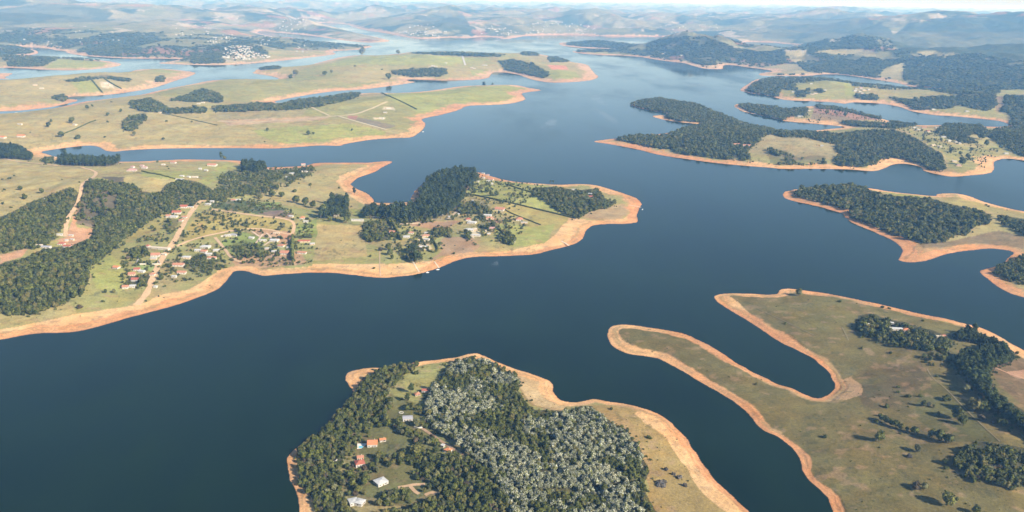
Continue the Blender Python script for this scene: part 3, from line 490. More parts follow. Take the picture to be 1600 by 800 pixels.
# ---------------------------------------------------------------- single trees: px, py of the foot, crown width px, kind, label
LONE = [
 (1374,690,16,'r','round dark tree standing alone on the right pasture with long shadow'),
 (1434,706,12,'p','pale olive tree beside a bare thicket on the right pasture'),
 (1376,657,8,'b','first dark tree of the slanting row, at its upper end'),
 (1383,661,10,'b','second dark tree of the slanting row on the right pasture'),
 (1391,665,9,'b','third dark tree of the slanting row on the right pasture'),
 (1399,668,11,'b','widest dark tree in the middle of the slanting row'),
 (1408,671,10,'b','tree after the widest one in the slanting row'),
 (1417,674,7,'b','smallest tree near the lower end of the slanting row'),
 (1429,678,12,'b','reddish dark tree ending the slanting row at the bottom'),
 (1443,635,9,'b','dark tree with spiky shadow in the upper right pasture'),
 (1451,635,7,'p','tree touching the spiky shadowed tree of the pasture'),
 (1459,637,6,'p','smallest of three trees in the upper right pasture'),
 (1467,648,7,'s','low dark bush with flat shadow in the right pasture'),
 (1508,613,12,'p','round olive tree standing next to the tall tree belt'),
 (1533,657,12,'n','brownish tree on the faint track across the pasture'),
 (1520,642,20,'b','wide dark tree beside the faint track, nearest the belt'),
 (1537,644,16,'b','dark tree just below the tall belt, beyond the track'),
 (1552,661,8,'n','leftmost bushy tree of three on the far pasture strip'),
 (1561,663,10,'b','middle bushy tree of three on the far pasture strip'),
 (1569,666,10,'b','rightmost bushy tree of three on the far pasture strip'),
 (1576,674,5,'s','tiny bush under the three bushy pasture trees'),
 (1456,684,14,'b','dark tree with the broad black shadow in the pasture'),
 (1468,689,16,'b','biggest dark tree of the pasture row by the wood'),
 (1482,692,14,'b','dark tree between the pasture row and the lower wood'),
 (1420,714,10,'g','bare grey thicket beside the pale olive tree'),
 (1432,764,14,'n','sparse brownish thicket low on the right pasture'),
 (1444,765,13,'p','olive bush beside the sparse brownish thicket'),
 (1480,790,20,'r','big dark tree at the bottom of the right pasture'),
 (1494,784,7,'r','small round bush beside the big bottom tree'),
 (1476,725,8,'b','dark bush left of the lower pasture wood'),
 (1347,545,5,'s','lone little bush with shadow below the farmhouse clump'),
 (1248,462,11,'r','round dark bush on the north beach of the right peninsula'),
 (1379,481,6,'s','first reddish bush along the thin north beach'),
 (1389,483,5,'s','second reddish bush along the thin north beach'),
 (1442,502,5,'s','small bush on the slope behind the farmhouse clump'),
 (1312,472,6,'s','low bush on the grass near the north beach'),
 (1525,803,12,'b','dark bush cut by the bottom edge of the photo'),
 (1438,620,6,'s','faint bush high on the right pasture'),
 (1420,621,8,'s','flat brown bush high on the right pasture'),
 (1478,625,13,'s','long low bush by the faint track'),
 (1495,655,18,'b','dark spreading tree in the middle of the right pasture'),
 (1504,664,14,'b','olive dark tree below the dark spreading tree'),
 (642,614,11,'t','tall dark tree with shadow on the near headland lawn'),
 (636,627,9,'t','second tall tree on the reddish soil of the headland'),
 (650,713,19,'r','very round dark tree in the headland gardens'),
 (652,666,14,'p','round olive tree beside the grey roofed house'),
 (627,718,12,'r','round tree left of the very round dark tree'),
 (955,640,6,'s','small dark shrub near the curved tan beach'),
 (1016,719,5,'s','small bush on the tan field by the wood'),
 (1033,756,24,'g','grey leafless thicket on the tan field'),
 (1062,747,11,'g','smaller grey leafless thicket near the orange beach'),
 (1070,760,9,'g','thin leafless bush below the smaller grey thicket'),
 (1041,735,8,'g','flat leafless bush above the grey thicket'),
 (1052,742,7,'g','dark leafless bush between the two grey thickets'),
 (432,296,8,'b','green tree at the edge of the village slope'),
 (450,292,6,'b','small tree on the tan slope below the village'),
 (461,300,8,'s','low spreading bush on the tan slope'),
 (485,290,6,'s','bush high on the tan slope near the cove'),
 (425,308,10,'b','rounded bush below the green village tree'),
 (441,308,9,'b','second rounded bush on the tan slope'),
 (463,317,12,'b','first of the three big bushes above the paddock'),
 (478,321,12,'b','second of the three big bushes above the paddock'),
 (489,325,11,'r','last of the three big bushes above the paddock'),
 (406,311,9,'b','tree beside the purple ploughed field'),
 (554,304,6,'t','lone dark tree on the orange sand of the cove'),
 (507,334,15,'b','dark tree in front of the big round clump'),
 (541,348,20,'b','spreading grey tree in front of the white farmhouse'),
 (515,346,9,'r','small round tree at the corner of the pale square field'),
 (442,356,7,'p','bush inside the loop road, beside the bend'),
 (437,360,7,'p','darker bush inside the loop road'),
 (594,392,8,'n','purple brown bush in the shore pasture'),
 (607,391,11,'b','upper bush of the three in the shore pasture'),
 (610,399,10,'b','middle bush of the three in the shore pasture'),
 (613,405,7,'b','lowest bush of the three in the shore pasture'),
 (15,280,5,'s','faint bush on the big tan pasture'),
 (32,298,7,'r','round bush on the big tan pasture'),
 (65,302,7,'r','second round bush on the big tan pasture'),
 (39,312,8,'r','largest round bush on the big tan pasture'),
 (4,319,5,'s','bush at the left edge of the tan pasture'),
 (17,325,4,'s','tiny bush low on the tan pasture'),
 (238,358,6,'r','upper dark bush of a pair below the compound'),
 (242,361,5,'r','lower dark bush of a pair below the compound'),
 (248,368,5,'r','small bush beside the diagonal dirt road'),
 (266,366,5,'r','left bush of three on the gold slope'),
 (270,364,5,'r','middle bush of three on the gold slope'),
 (274,361,4,'r','right bush of three on the gold slope'),
 (194,384,6,'r','bush on the green slope beside the dark wood'),
 (183,389,6,'b','second bush on the green slope by the wood'),
 (198,395,7,'b','bush left of the round grove'),
 (200,405,7,'n','brownish bush below the round grove'),
 (178,458,6,'r','dark bush on the grass above the beach'),
 (165,458,6,'b','bush beside the beach gullies'),
 (125,482,8,'n','purple grey bush above the pale beach'),
 (252,438,9,'r','round dark tree beside the end of the dirt road'),
 (373,363,6,'r','dark tree on the bend of the curved road'),
 (375,369,8,'r','very dark tree touching the grey roofed house'),
 (384,360,4,'r','small tree beside the curved road'),
 (408,363,5,'r','small tree at the crossing of white paths'),
 (450,395,7,'b','tree beside the red roofed white house'),
 (707,344,8,'r','dark tree above the bare brown field'),
 (733,370,10,'r','dark tree between the two white villas'),
 (768,377,4,'s','bush on the lawn below the villas'),
 (688,382,7,'s','brown bush on the bare shore slope'),
 (694,384,4,'s','tiny bush on the bare shore slope'),
 (704,372,6,'p','bush at the top of the bare shore slope'),
 (960,318,7,'r','round tree ending the middle point wood'),
 (743,284,13,'r','low dark tree beside the pink lane'),
 (751,297,10,'p','pale round tree in the green plots'),
 (739,298,7,'b','left tree of the row in the green plots'),
 (761,300,7,'b','second tree of the row in the green plots'),
 (767,306,7,'b','third tree of the row in the green plots'),
 (776,306,7,'b','last tree of the row in the green plots'),
 (796,292,7,'b','tree on the line between two green plots'),
 (795,305,5,'p','left bush in the middle of the green plots'),
 (803,306,6,'p','right bush in the middle of the green plots'),
 (764,290,5,'b','little tree below the red roofed lake house'),
 (860,286.5,3.5,'t','left of two thin dark lakeside trees'),
 (864,286.5,3.5,'t','right of two thin dark lakeside trees'),
 (346,249,6,'t','slim dark tree at the tip of the village lakeside'),
 (351,250,6,'b','rounded tree beside the slim lakeside tree'),
 (482,211,6,'b','wider tree on the light green lakeside field'),
 (490,210,4,'b','narrow tree on the light green lakeside field'),
 (418,205,5,'b','bush high on the light green lakeside field'),
 (550,204.5,4,'b','small tree on the lakeside field near the pale road'),
 (136,171,6,'b','left tree of a pair on the pale hill'),
 (144,167,4,'b','right tree of a pair on the pale hill'),
 (189,175,5,'b','bush above the wooded gully'),
 (168,181,5,'b','bush left of the wooded gully'),
 (168,191,4,'s','small bush low on the pale hill'),
 (113,193,9,'r','dark tree beside the little hill house'),
 (80,191,4,'b','upper small tree of the hill pair'),
 (76,199,7,'b','lower long tree of the hill pair'),
 (96,215,9,'r','round dark tree below the hill track'),
 (122,217,9,'s','brown thicket above the blue inlet'),
 (210,212,6,'b','bush below the wooded gully'),
 (164,215,4,'s','bush on the bare lower hill'),
 (255,218,5,'s','bush near the pink beach of the hill'),
 (260,190,4,'s','left bush of the middle hill slope'),
 (300,191,4,'s','right bush of the middle hill slope'),
 (174,160,3,'s','tiny bush on the ridge above the narrow inlet'),
 (454,124,7,'r','round tree at the end of the small inlet'),
 (462,118,8,'b','bush line left part on the grass ridge'),
 (507,118,7,'b','lower tree on the grass ridge above the belt'),
 (518,114,5,'b','upper tree on the grass ridge above the belt'),
 (608,124,10,'b','bushes at the tip of the pink beach'),
 (597,109,3,'s','single bush on the far grass ridge'),
 (555,104,4,'s','lone bush on the far grass field'),
 (566,86,12,'b','dark clump on the far ridge line'),
 (622,85,6,'b','small clump on the far ridge line'),
 (756,131,5,'b','tree on the waterline of the yellow point'),
 (770,131,5,'s','low bush on the waterline of the yellow point'),
 (1470,221,5,'b','tree in the orange roofed row of the island'),
 (1443,220,5,'b','left tree of the dark line on island pasture'),
 (1451,223,5,'b','right tree of the dark line on island pasture'),
 (1487,238,8,'b','upper dark tree above the white island house'),
 (1500,243,6,'b','dark tree beside the upper island tree'),
 (1512,248,8,'b','rightmost dark tree on the island lawn'),
 (1503,258,11,'r','dark tree beside the lowest island house'),
 (1518,236,5,'b','lone tree on the pale island lawn'),
 (1541,228,8,'b','tall tree on the track up the island'),
 (1564,233,6,'b','tree above the eastern island beach'),
 (1533,218,9,'b','dark tree on the pale slope of the island'),
 (1292,178,6,'b','dark tree on the red ploughed soil'),
 (1305,177,4,'s','small tree on the red ploughed soil'),
 (1320,182,6,'b','bush on the brown ridge field'),
]
HEDGES = [  # polyline, height m, width m, label
 ([(457,377),(456.5,392),(457,409)],9,8,'tall clipped hedge running down beside the red roofed house'),
 ([(461,371.5),(490,371.5)],5,6,'dark flat hedge under the small green paddock'),
 ([(611,346),(618,358),(627,376)],9,6,'tall dark hedge slanting beside the salmon roof'),
 ([(653,364),(661,377),(670,392)],3,2.5,'thin dark hedge along the white terrace'),
 ([(671,368),(678,378),(684,390),(678,395),(668,392)],4,3,'hedge round the little lawn by the shore'),
 ([(728,303),(760,309),(800,318),(850,330),(900,342)],3.2,4,'long straight hedgerow across the middle point'),
 ([(790,288),(820,298),(836,302)],2.5,3,'short hedgerow between the green plots'),
 ([(788,327),(800,334),(830,346),(845,352)],2.2,3,'broken hedgerow behind the salmon roofs'),
 ([(772,354),(790,366)],4,4,'dark hedge beside the pink villa'),
 ([(596,145.5),(625,158),(651,171)],3,5,'straight dark hedge across the yellow green point'),
 ([(140,121),(150,133),(160,145)],4,6,'first slanting hedge on the middle spit'),
 ([(160,121),(175,131),(190,139)],4,6,'second slanting hedge on the middle spit'),
 ([(222,268),(245,274),(275,280)],2.5,4,'dark hedge between the two village fields'),
 ([(248,176),(300,187),(340,196)],1.4,3.5,'thin hedge line down the pale hill'),
 ([(345,296),(330,305),(322,312)],3,4,'hedge beside the lane above the junction'),
 ([(100,209),(118,202),(135,194),(150,188)],2.5,5,'hedge line under the little hill house'),
]

# ================================================================ helpers
def tag(o, label=None, cat=None, group=None, kind=None):
    if label: o['label'] = label
    if cat: o['category'] = cat
    if group: o['group'] = group
    if kind: o['kind'] = kind
    return o

def mesh_np(name, verts, faces, mats=(), mat_idx=None, smooth=False):
    """verts (n,3); faces: (m,4) or (m,3) array or list of tuples"""
    me = bpy.data.meshes.new(name)
    verts = np.asarray(verts, np.float32)
    if isinstance(faces, np.ndarray):
        k = faces.shape[1]; m = len(faces)
        me.vertices.add(len(verts)); me.vertices.foreach_set('co', verts.ravel())
        me.loops.add(m*k); me.loops.foreach_set('vertex_index', faces.astype(np.int32).ravel())
        me.polygons.add(m); me.polygons.foreach_set('loop_start', np.arange(0, m*k, k, dtype=np.int32))
        me.update(calc_edges=True)
    else:
        me.from_pydata([tuple(v) for v in verts.tolist()], [], faces); me.update()
    for mt in mats: me.materials.append(mt)
    if mat_idx is not None: me.polygons.foreach_set('material_index', np.asarray(mat_idx, np.int32))
    if smooth: me.polygons.foreach_set('use_smooth', np.ones(len(me.polygons), bool))
    return me

def link(name, data, parent=None, loc=(0, 0, 0), rz=0.0, scale=None, col=None):
    o = bpy.data.objects.new(name, data)
    (col or COL).objects.link(o)
    o.location = loc; o.rotation_euler = (0, 0, rz)
    if scale is not None: o.scale = scale
    if parent is not None: o.parent = parent
    return o

class NT:
    def __init__(s, name):
        s.m = bpy.data.materials.new(name); s.m.use_nodes = True
        s.t = s.m.node_tree; s.t.nodes.clear()
        s.out = s.t.nodes.new('ShaderNodeOutputMaterial')
        s.b = s.t.nodes.new('ShaderNodeBsdfPrincipled')
        s.t.links.new(s.b.outputs[0], s.out.inputs['Surface'])
    def n(s, typ, **kw):
        nd = s.t.nodes.new('ShaderNode'+typ)
        for k, v in kw.items():
            if k.startswith('i_'): nd.inputs[int(k[2:])].default_value = v
            else: setattr(nd, k, v)
        return nd
    def l(s, a, b): s.t.links.new(a, b)
    def noise(s, scale, detail=4, rough=0.6, vec=None):
        nd = s.n('TexNoise'); nd.inputs['Scale'].default_value = scale; nd.inputs['Detail'].default_value = detail
        nd.inputs['Roughness'].default_value = rough
        if vec is not None: s.l(vec, nd.inputs['Vector'])
        return nd.outputs['Fac']
    def mapr(s, fac, a, b, lo=0.0, hi=1.0):
        nd = s.n('MapRange'); s.l(fac, nd.inputs['Value'])
        nd.inputs['From Min'].default_value = lo; nd.inputs['From Max'].default_value = hi
        nd.inputs['To Min'].default_value = a; nd.inputs['To Max'].default_value = b
        return nd.outputs['Result']
    def math(s, op, a, b):
        nd = s.n('Math', operation=op)
        for i, v in enumerate((a, b)):
            if isinstance(v, (int, float)): nd.inputs[i].default_value = v
            else: s.l(v, nd.inputs[i])
        return nd.outputs[0]
    def scalecol(s, col, fac):
        nd = s.n('VectorMath', operation='SCALE')
        if isinstance(col, tuple): nd.inputs[0].default_value = col[:3]
        else: s.l(col, nd.inputs[0])
        s.l(fac, nd.inputs['Scale'])
        return nd.outputs[0]
    def mix(s, fac, a, b):
        nd = s.n('Mix', data_type='RGBA')
        if isinstance(fac, (int, float)): nd.inputs[0].default_value = fac
        else: s.l(fac, nd.inputs[0])
        for i, v in ((6, a), (7, b)):
            if isinstance(v, tuple): nd.inputs[i].default_value = (*v[:3], 1)
            else: s.l(v, nd.inputs[i])
        return nd.outputs[2]
    def bump(s, h, strength, dist):
        nd = s.n('Bump'); nd.inputs['Strength'].default_value = strength; nd.inputs['Distance'].default_value = dist
        s.l(h, nd.inputs['Height']); s.l(nd.outputs[0], s.b.inputs['Normal'])
    def done(s, col=None, rough=0.9, spec=0.15):
        if col is not None:
            if isinstance(col, tuple): s.b.inputs['Base Color'].default_value = (*col[:3], 1)
            else: s.l(col, s.b.inputs['Base Color'])
        s.b.inputs['Roughness'].default_value = rough
        s.b.inputs['Specular IOR Level'].default_value = spec
        return s.m

# ---------------------------------------------------------------- materials
def mat_ground():
    t = NT('ground_cover'); a = t.n('Attribute', attribute_name='cover'); g = t.n('NewGeometry')
    pos = g.outputs['Position']
    n1 = t.noise(0.28, 5, 0.65, pos); n2 = t.noise(0.035, 5, 0.6, pos); n3 = t.noise(0.006, 4, 0.55, pos)
    n0 = t.noise(0.9, 3, 0.7, pos)
    f = t.math('MULTIPLY', t.math('MULTIPLY', t.math('MULTIPLY', t.mapr(n0, 0.72, 1.28, 0.25, 0.75), t.mapr(n1, 0.76, 1.24, 0.25, 0.75)), t.mapr(n2, 0.80, 1.20, 0.28, 0.72)), t.mapr(n3, 0.88, 1.12, 0.3, 0.7))
    c = t.scalecol(a.outputs['Color'], f)
    warm = t.n('VectorMath', operation='MULTIPLY'); warm.inputs[1].default_value = (1.08, 0.96, 0.84); t.l(c, warm.inputs[0])
    c = t.mix(t.mapr(t.noise(0.018, 4, 0.6, pos), 0, 1, 0.42, 0.66), c, warm.outputs[0])
    t.bump(t.math('ADD', n1, t.math('MULTIPLY', n2, 3.0)), 0.5, 0.9)
    return t.done(c, 0.95, 0.08)

def mat_plain(name, col, var=0.2, scale=0.6, rough=0.9, spec=0.15):
    t = NT(name); g = t.n('NewGeometry')
    f = t.mapr(t.noise(scale, 5, 0.65, g.outputs['Position']), 1-var, 1+var, 0.25, 0.75)
    return t.done(t.scalecol(col, f), rough, spec)

def mat_roof(name, col):
    t = NT(name); tc = t.n('TexCoord'); g = t.n('NewGeometry')
    w = t.n('TexWave', wave_type='BANDS', bands_direction='X'); w.inputs['Scale'].default_value = 1.6; w.inputs['Distortion'].default_value = 1.0
    t.l(tc.outputs['Object'], w.inputs['Vector'])
    f = t.math('MULTIPLY', t.mapr(t.noise(0.8, 5, 0.7, g.outputs['Position']), 0.72, 1.22, 0.25, 0.75), t.mapr(w.outputs['Fac'], 0.86, 1.06))
    t.bump(w.outputs['Fac'], 0.4, 0.08)
    return t.done(t.scalecol(col, f), 0.8, 0.25)

def mat_leaf(name, dark, light, dry=None):
    t = NT(name); g = t.n('NewGeometry'); oi = t.n('ObjectInfo')
    c = t.mix(g.outputs['Random Per Island'], dark, light)
    f = t.mapr(oi.outputs['Random'], 0.62, 1.4)
    c = t.scalecol(c, f)
    if dry: c = t.mix(t.mapr(oi.outputs['Random'], 0, 0.75, 0.72, 1.0), c, dry)
    return t.done(c, 0.65, 0.18)

M = {}
M['ground'] = mat_ground()
M['leaf'] = mat_leaf('green_leaves', (0.014,0.023,0.004), (0.134,0.141,0.028), (0.145,0.115,0.04))
M['leaf_tall'] = mat_leaf('eucalyptus_leaves', (0.009,0.018,0.004), (0.072,0.086,0.020))
M['leaf_pale'] = mat_leaf('olive_leaves', (0.06,0.065,0.025), (0.15,0.14,0.06))
M['leaf_brown'] = mat_leaf('dry_brown_leaves', (0.05,0.04,0.022), (0.14,0.10,0.055))
M['twig'] = mat_leaf('bare_grey_twigs', (0.06,0.052,0.042), (0.17,0.145,0.115))
M['silver'] = mat_leaf('silver_leaves', (0.10,0.11,0.05), (0.62,0.61,0.48))
M['bark'] = mat_plain('grey_brown_bark', (0.13,0.10,0.07), 0.3, 2.0)
ROOFC = {'r':(0.38,0.12,0.075),'s':(0.45,0.21,0.13),'o':(0.56,0.22,0.10),'p':(0.43,0.25,0.21),'w':(0.54,0.53,0.50),'g':(0.40,0.39,0.41),'c':(0.62,0.52,0.38)}
for k, c in ROOFC.items(): M['roof_'+k] = mat_roof('roof_'+{'r':'red_tile','s':'salmon_tile','o':'orange_tile','p':'pink_tile','w':'white_sheet','g':'grey_sheet','c':'cream_sheet'}[k], c)
M['wall'] = mat_plain('white_plaster', (0.50,0.46,0.39), 0.2, 0.7)
M['town'] = mat_plain('haze_toned_plaster', (0.55,0.53,0.49), 0.25, 0.1)  # far-town plaster with the distance haze toned into its colour
M['wall_tan'] = mat_plain('tan_plaster', (0.55,0.42,0.28), 0.12, 0.7)
M['glass'] = mat_plain('dark_window_glass', (0.03,0.035,0.04), 0.05, 1, 0.1, 0.6)
M['wood'] = mat_plain('brown_wood', (0.16,0.09,0.05), 0.2, 2)
M['deck'] = mat_plain('pale_paving', (0.66,0.62,0.54), 0.12, 1)
M['pier'] = mat_plain('pale_planks', (0.72,0.62,0.48), 0.12, 1)
M['boat'] = mat_plain('white_boat_paint', (0.80,0.80,0.78), 0.05, 1, 0.4, 0.4)

# ---------------------------------------------------------------- world, sun, air
AZ = Vector((0.80, -0.60, 0)).normalized(); EL = math.radians(29)
SUN = Vector((AZ.x*math.cos(EL), AZ.y*math.cos(EL), math.sin(EL)))
wd = bpy.data.worlds.new('World'); SC.world = wd; wd.use_nodes = True
wt = wd.node_tree; wt.nodes.clear()
wo = wt.nodes.new('ShaderNodeOutputWorld'); wb = wt.nodes.new('ShaderNodeBackground'); sk = wt.nodes.new('ShaderNodeTexSky')
sk.sky_type = 'NISHITA'; sk.sun_disc = False; sk.sun_elevation = EL; sk.sun_rotation = math.atan2(AZ.x, AZ.y)
sk.altitude = 900; sk.air_density = 0.85; sk.dust_density = 0.5; sk.ozone_density = 1.0
wb.inputs['Strength'].default_value = 0.08
wt.links.new(sk.outputs[0], wb.inputs[0]); wt.links.new(wb.outputs[0], wo.inputs[0])
sl = bpy.data.lights.new('sun', 'SUN'); sl.energy = 5.0; sl.angle = math.radians(0.5); sl.color = (1.0, 0.945, 0.86)
so = bpy.data.objects.new('sun', sl); COL.objects.link(so)
so.rotation_euler = SUN.to_track_quat('Z', 'Y').to_euler(); so.location = (0, 0, 900)

HAZE_K = 6.0e-5
hm = bpy.data.materials.new('pale_blue_haze'); hm.use_nodes = True
ht = hm.node_tree; ht.nodes.clear()
ho = ht.nodes.new('ShaderNodeOutputMaterial'); hv = ht.nodes.new('ShaderNodeVolumePrincipled')
hv.inputs['Color'].default_value = (0.235, 0.54, 1.0, 1); hv.inputs['Absorption Color'].default_value = (1, 1, 1, 1); hv.inputs['Density'].default_value = HAZE_K; hv.inputs['Anisotropy'].default_value = 0.0
ht.links.new(hv.outputs[0], ho.inputs['Volume'])
b = 161000.0
hx = np.array([(x, y, z) for x in (-b, b) for y in (-4000, b) for z in (-12.0, 610.0)])
o = link('haze', mesh_np('haze', hx, [(0,1,3,2),(4,6,7,5),(0,4,5,1),(2,3,7,6),(0,2,6,4),(1,5,7,3)], [hm]))
tag(o, 'pale blue haze in the air over the lake and hills', None, None, 'stuff')

# ---------------------------------------------------------------- camera
cd = bpy.data.cameras.new('camera'); cam = bpy.data.objects.new('camera', cd); COL.objects.link(cam)
cd.sensor_width = 36; cd.lens = 36*F/1600; cd.clip_start = 1; cd.clip_end = 400000
right = Vector((1, 0, 0)); down = Vector((0, -sp, -cp)); fwd = Vector((0, cp, -sp))
X = right*cr - down*sr; Y = -(right*sr + down*cr); Z = -fwd
cam.matrix_world = Matrix(((X.x, Y.x, Z.x, 0), (X.y, Y.y, Z.y, 0), (X.z, Y.z, Z.z, HC), (0, 0, 0, 1)))
SC.camera = cam

# ---------------------------------------------------------------- ground paint
PX, PY = proj(GX, GY, GZ)
jx = (fbm(GX/26, GY/26, 51, 3)-0.5)*2; jy = (fbm(GX/26, GY/26, 57, 3)-0.5)*2
jam = np.clip(2600/RNGD, 0.4, 3.0)*1.1
QX = PX + jx*jam*1.6; QY = PY + jy*jam*0.7
cover = np.empty((NR, NC, 3))
def C(c): return np.array(c)
def blend(m, c):
    global cover
    cover = cover*(1-m[..., None]) + C(c)*m[..., None]
cover[:] = C(TAN)
blend(0.45*sstep(0.42, 0.62, fbm(GX/260, GY/260, 61, 3)), OLIVE)
blend(0.45*sstep(0.52, 0.68, fbm(GX/420, GY/420, 67, 4)), GREEN)
blend(0.5*sstep(0.60, 0.74, fbm(GX/80, GY/80, 69, 4)), (0.30,0.21,0.11))
# far country: patchwork of woods, pasture and bare soil
fm = sstep(5200, 8000, RNGD)*np.where(PX < 420, PY < 97, np.where(PX < 950, PY < 79, True))
blend(0.85*fm, (0.165,0.165,0.085))
fw = fbm(GX/480, GY/760, 81, 5); fs = fbm(GX/500, GY/700, 83, 4)
blend(fm*sstep(0.44, 0.50, fw), (0.05,0.065,0.032))
blend(0.55*fm*sstep(0.56, 0.64, fs), (0.33,0.285,0.16))
blend(0.6*fm*sstep(0.66, 0.70, fbm(GX/300, GY/420, 87, 4)), (0.52,0.45,0.36))
blend(fm*0.55*sstep(0.66, 0.70, fbm(GX/450, GY/420, 89, 4)), (0.38,0.18,0.11))
for col, poly in FIELDS:
    p = np.array(poly); x0, y0 = p.min(0)-8; x1, y1 = p.max(0)+8
    m = (QX > x0) & (QX < x1) & (QY > y0) & (QY < y1)
    if m.any():
        mm = np.zeros((NR, NC)); mm[m] = inpoly(QX[m], QY[m], poly)
        if col == (0.108,0.084,0.040): mm *= sstep(0.40, 0.62, fbm(GX/70, GY/70, 171, 4))
        blend(0.92*mm, col)
# the distant ranges keep some clearings
fm2 = sstep(9500, 11000, RNGD)
blend(0.4*fm2*sstep(0.52, 0.58, fbm(GX/700+4, GY/1100, 107, 5)), (0.20,0.19,0.10))
blend(0.12*fm2*sstep(0.60, 0.64, fbm(GX/500, GY/800, 109, 4)), (0.36,0.28,0.16))
# scattered scrub and worn soil
nn = fbm(GX/9, GY/9, 93, 4)
near = np.clip(2600/RNGD, 0, 1)
blend(near*0.55*sstep(0.62, 0.74, nn)*sstep(0.4, 0.6, fbm(GX/110, GY/110, 95, 3)), (0.085,0.085,0.04))
blend(near*0.5*sstep(0.60, 0.75, fbm(GX/14, GY/14, 97, 4)), (0.30,0.20,0.115))
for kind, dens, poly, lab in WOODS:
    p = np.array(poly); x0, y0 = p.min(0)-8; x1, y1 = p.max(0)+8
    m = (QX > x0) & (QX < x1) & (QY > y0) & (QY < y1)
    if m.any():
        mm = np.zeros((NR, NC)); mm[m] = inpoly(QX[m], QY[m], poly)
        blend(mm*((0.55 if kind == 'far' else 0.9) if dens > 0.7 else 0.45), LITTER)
# the drawn-down beach
BW = beachw(GX, GY)
d = np.maximum(SD, 0)
ed = d + (fbm(GX/7, GY/7, 41, 3)-0.5)*np.clip(BW*0.35, 3, 30)
sand = np.where(INSIDE, 1-sstep(0.86, 1.08, ed/BW), 1.0)
red = sstep(0.35, 0.65, fbm(GX/420+5, GY/420, 43, 3))
scol = C((0.63,0.375,0.175))*(1-red[..., None]) + C((0.53,0.265,0.12))*red[..., None]
scol = scol*(0.86+0.28*fbm(GX/16, GY/16, 45, 4))[..., None]
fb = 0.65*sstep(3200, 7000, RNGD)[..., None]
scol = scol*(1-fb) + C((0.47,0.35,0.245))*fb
scol = scol*(1-0.16*np.clip(2200/RNGD-0.4, 0, 1)*np.maximum(np.sin(ed*1.5+6*fbm(GX/60, GY/60, 191, 2)), 0)**2)[..., None]
# thin grass on the upper beach, in streaks along the shore
st = sstep(0.50, 0.62, fbm(ed/5.5+GX/90, GY/70, 49, 3))*sstep(0.35, 0.7, ed/BW)
scol = scol*(1-0.7*st[..., None]) + C((0.30,0.235,0.11))*0.7*st[..., None]
ee = BW*(0.42+0.25*(fbm(GX/60, GY/60, 71, 2)-0.5))
line = np.exp(-((ed-ee-1.0+3*(fbm(GX/22, GY/22, 101, 3)-0.5))/np.maximum(1.1, BW*0.05*(0.3+1.4*fbm(GX/30, GY/30, 103, 2))))**2)*sstep(0.45, 0.60, fbm(GX/45, GY/45, 99, 3))
scol = scol*(1-0.55*line[..., None]) + C((0.20,0.145,0.07))*0.55*line[..., None]
wet = 1-sstep(0.02, 0.13, d/np.maximum(BW, 14))
scol = scol*(1-0.75*wet[..., None]) + C((0.30,0.135,0.065))*0.75*wet[..., None]
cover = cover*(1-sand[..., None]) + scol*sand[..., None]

def grid_faces(mask=None):
    idx = np.arange(NR*NC).reshape(NR, NC)
    f = np.stack([idx[:-1, :-1], idx[:-1, 1:], idx[1:, 1:], idx[1:, :-1]], -1).reshape(-1, 4)
    return f if mask is None else f[mask.ravel()]
keep = (SD > -60-RNGD*0.01)
km = keep[:-1, :-1] | keep[1:, :-1] | keep[:-1, 1:] | keep[1:, 1:]
fc = grid_faces(km)
used = np.zeros(NR*NC, bool); used[fc.ravel()] = True
remap = np.cumsum(used)-1
V = np.stack([GX, GY, GZ], -1).reshape(-1, 3)[used]
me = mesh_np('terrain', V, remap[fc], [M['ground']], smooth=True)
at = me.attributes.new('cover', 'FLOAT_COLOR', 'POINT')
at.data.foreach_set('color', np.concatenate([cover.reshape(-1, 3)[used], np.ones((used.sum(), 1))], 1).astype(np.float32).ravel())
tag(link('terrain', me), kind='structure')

# ---------------------------------------------------------------- water
t = NT('lake_water'); g = t.n('NewGeometry'); pos = g.outputs['Position']
mp = t.n('Mapping'); mp.inputs['Scale'].default_value = (1.0, 0.35, 1); mp.inputs['Rotation'].default_value = (0, 0, 0.5); t.l(pos, mp.inputs['Vector'])
big = t.noise(0.0022, 5, 0.6, mp.outputs[0]); med = t.noise(0.03, 4, 0.6, pos)
rg = t.math('ADD', t.mapr(big, 0.05, 0.20, 0.42, 0.64), 0.0)
t.l(rg, t.b.inputs['Roughness'])
col = t.mix(t.mapr(t.math('ADD', t.math('MULTIPLY', t.noise(0.0035, 5, 0.62, pos), 0.6), t.math('MULTIPLY', t.noise(0.02, 4, 0.6, mp.outputs[0]), 0.4)), 0, 1, 0.36, 0.64), (0.002,0.008,0.0), (0.0065,0.0175,0.003))
wm = t.done(col, 0.2, 0.22); t.l(rg, t.b.inputs['Roughness'])
t.b.inputs['IOR'].default_value = 1.33
t.bump(t.noise(0.4, 3, 0.6, pos), 0.05, 0.3)
wy = np.concatenate([[-3000], np.geomspace(400, 158000, 40)]); wxs = np.linspace(-1, 1, 25)
WV = np.array([(s*(158000 if False else max(3000.0, yy*1.6)) if yy*1.6 < 158000 else s*158000, yy, 0.0) for yy in wy for s in wxs])
wi = np.arange(len(WV)).reshape(len(wy), 25)
wf = np.stack([wi[:-1, :-1], wi[:-1, 1:], wi[1:, 1:], wi[1:, :-1]], -1).reshape(-1, 4)
tag(link('lake_water', mesh_np('lake_water', WV, wf, [wm])), kind='structure')

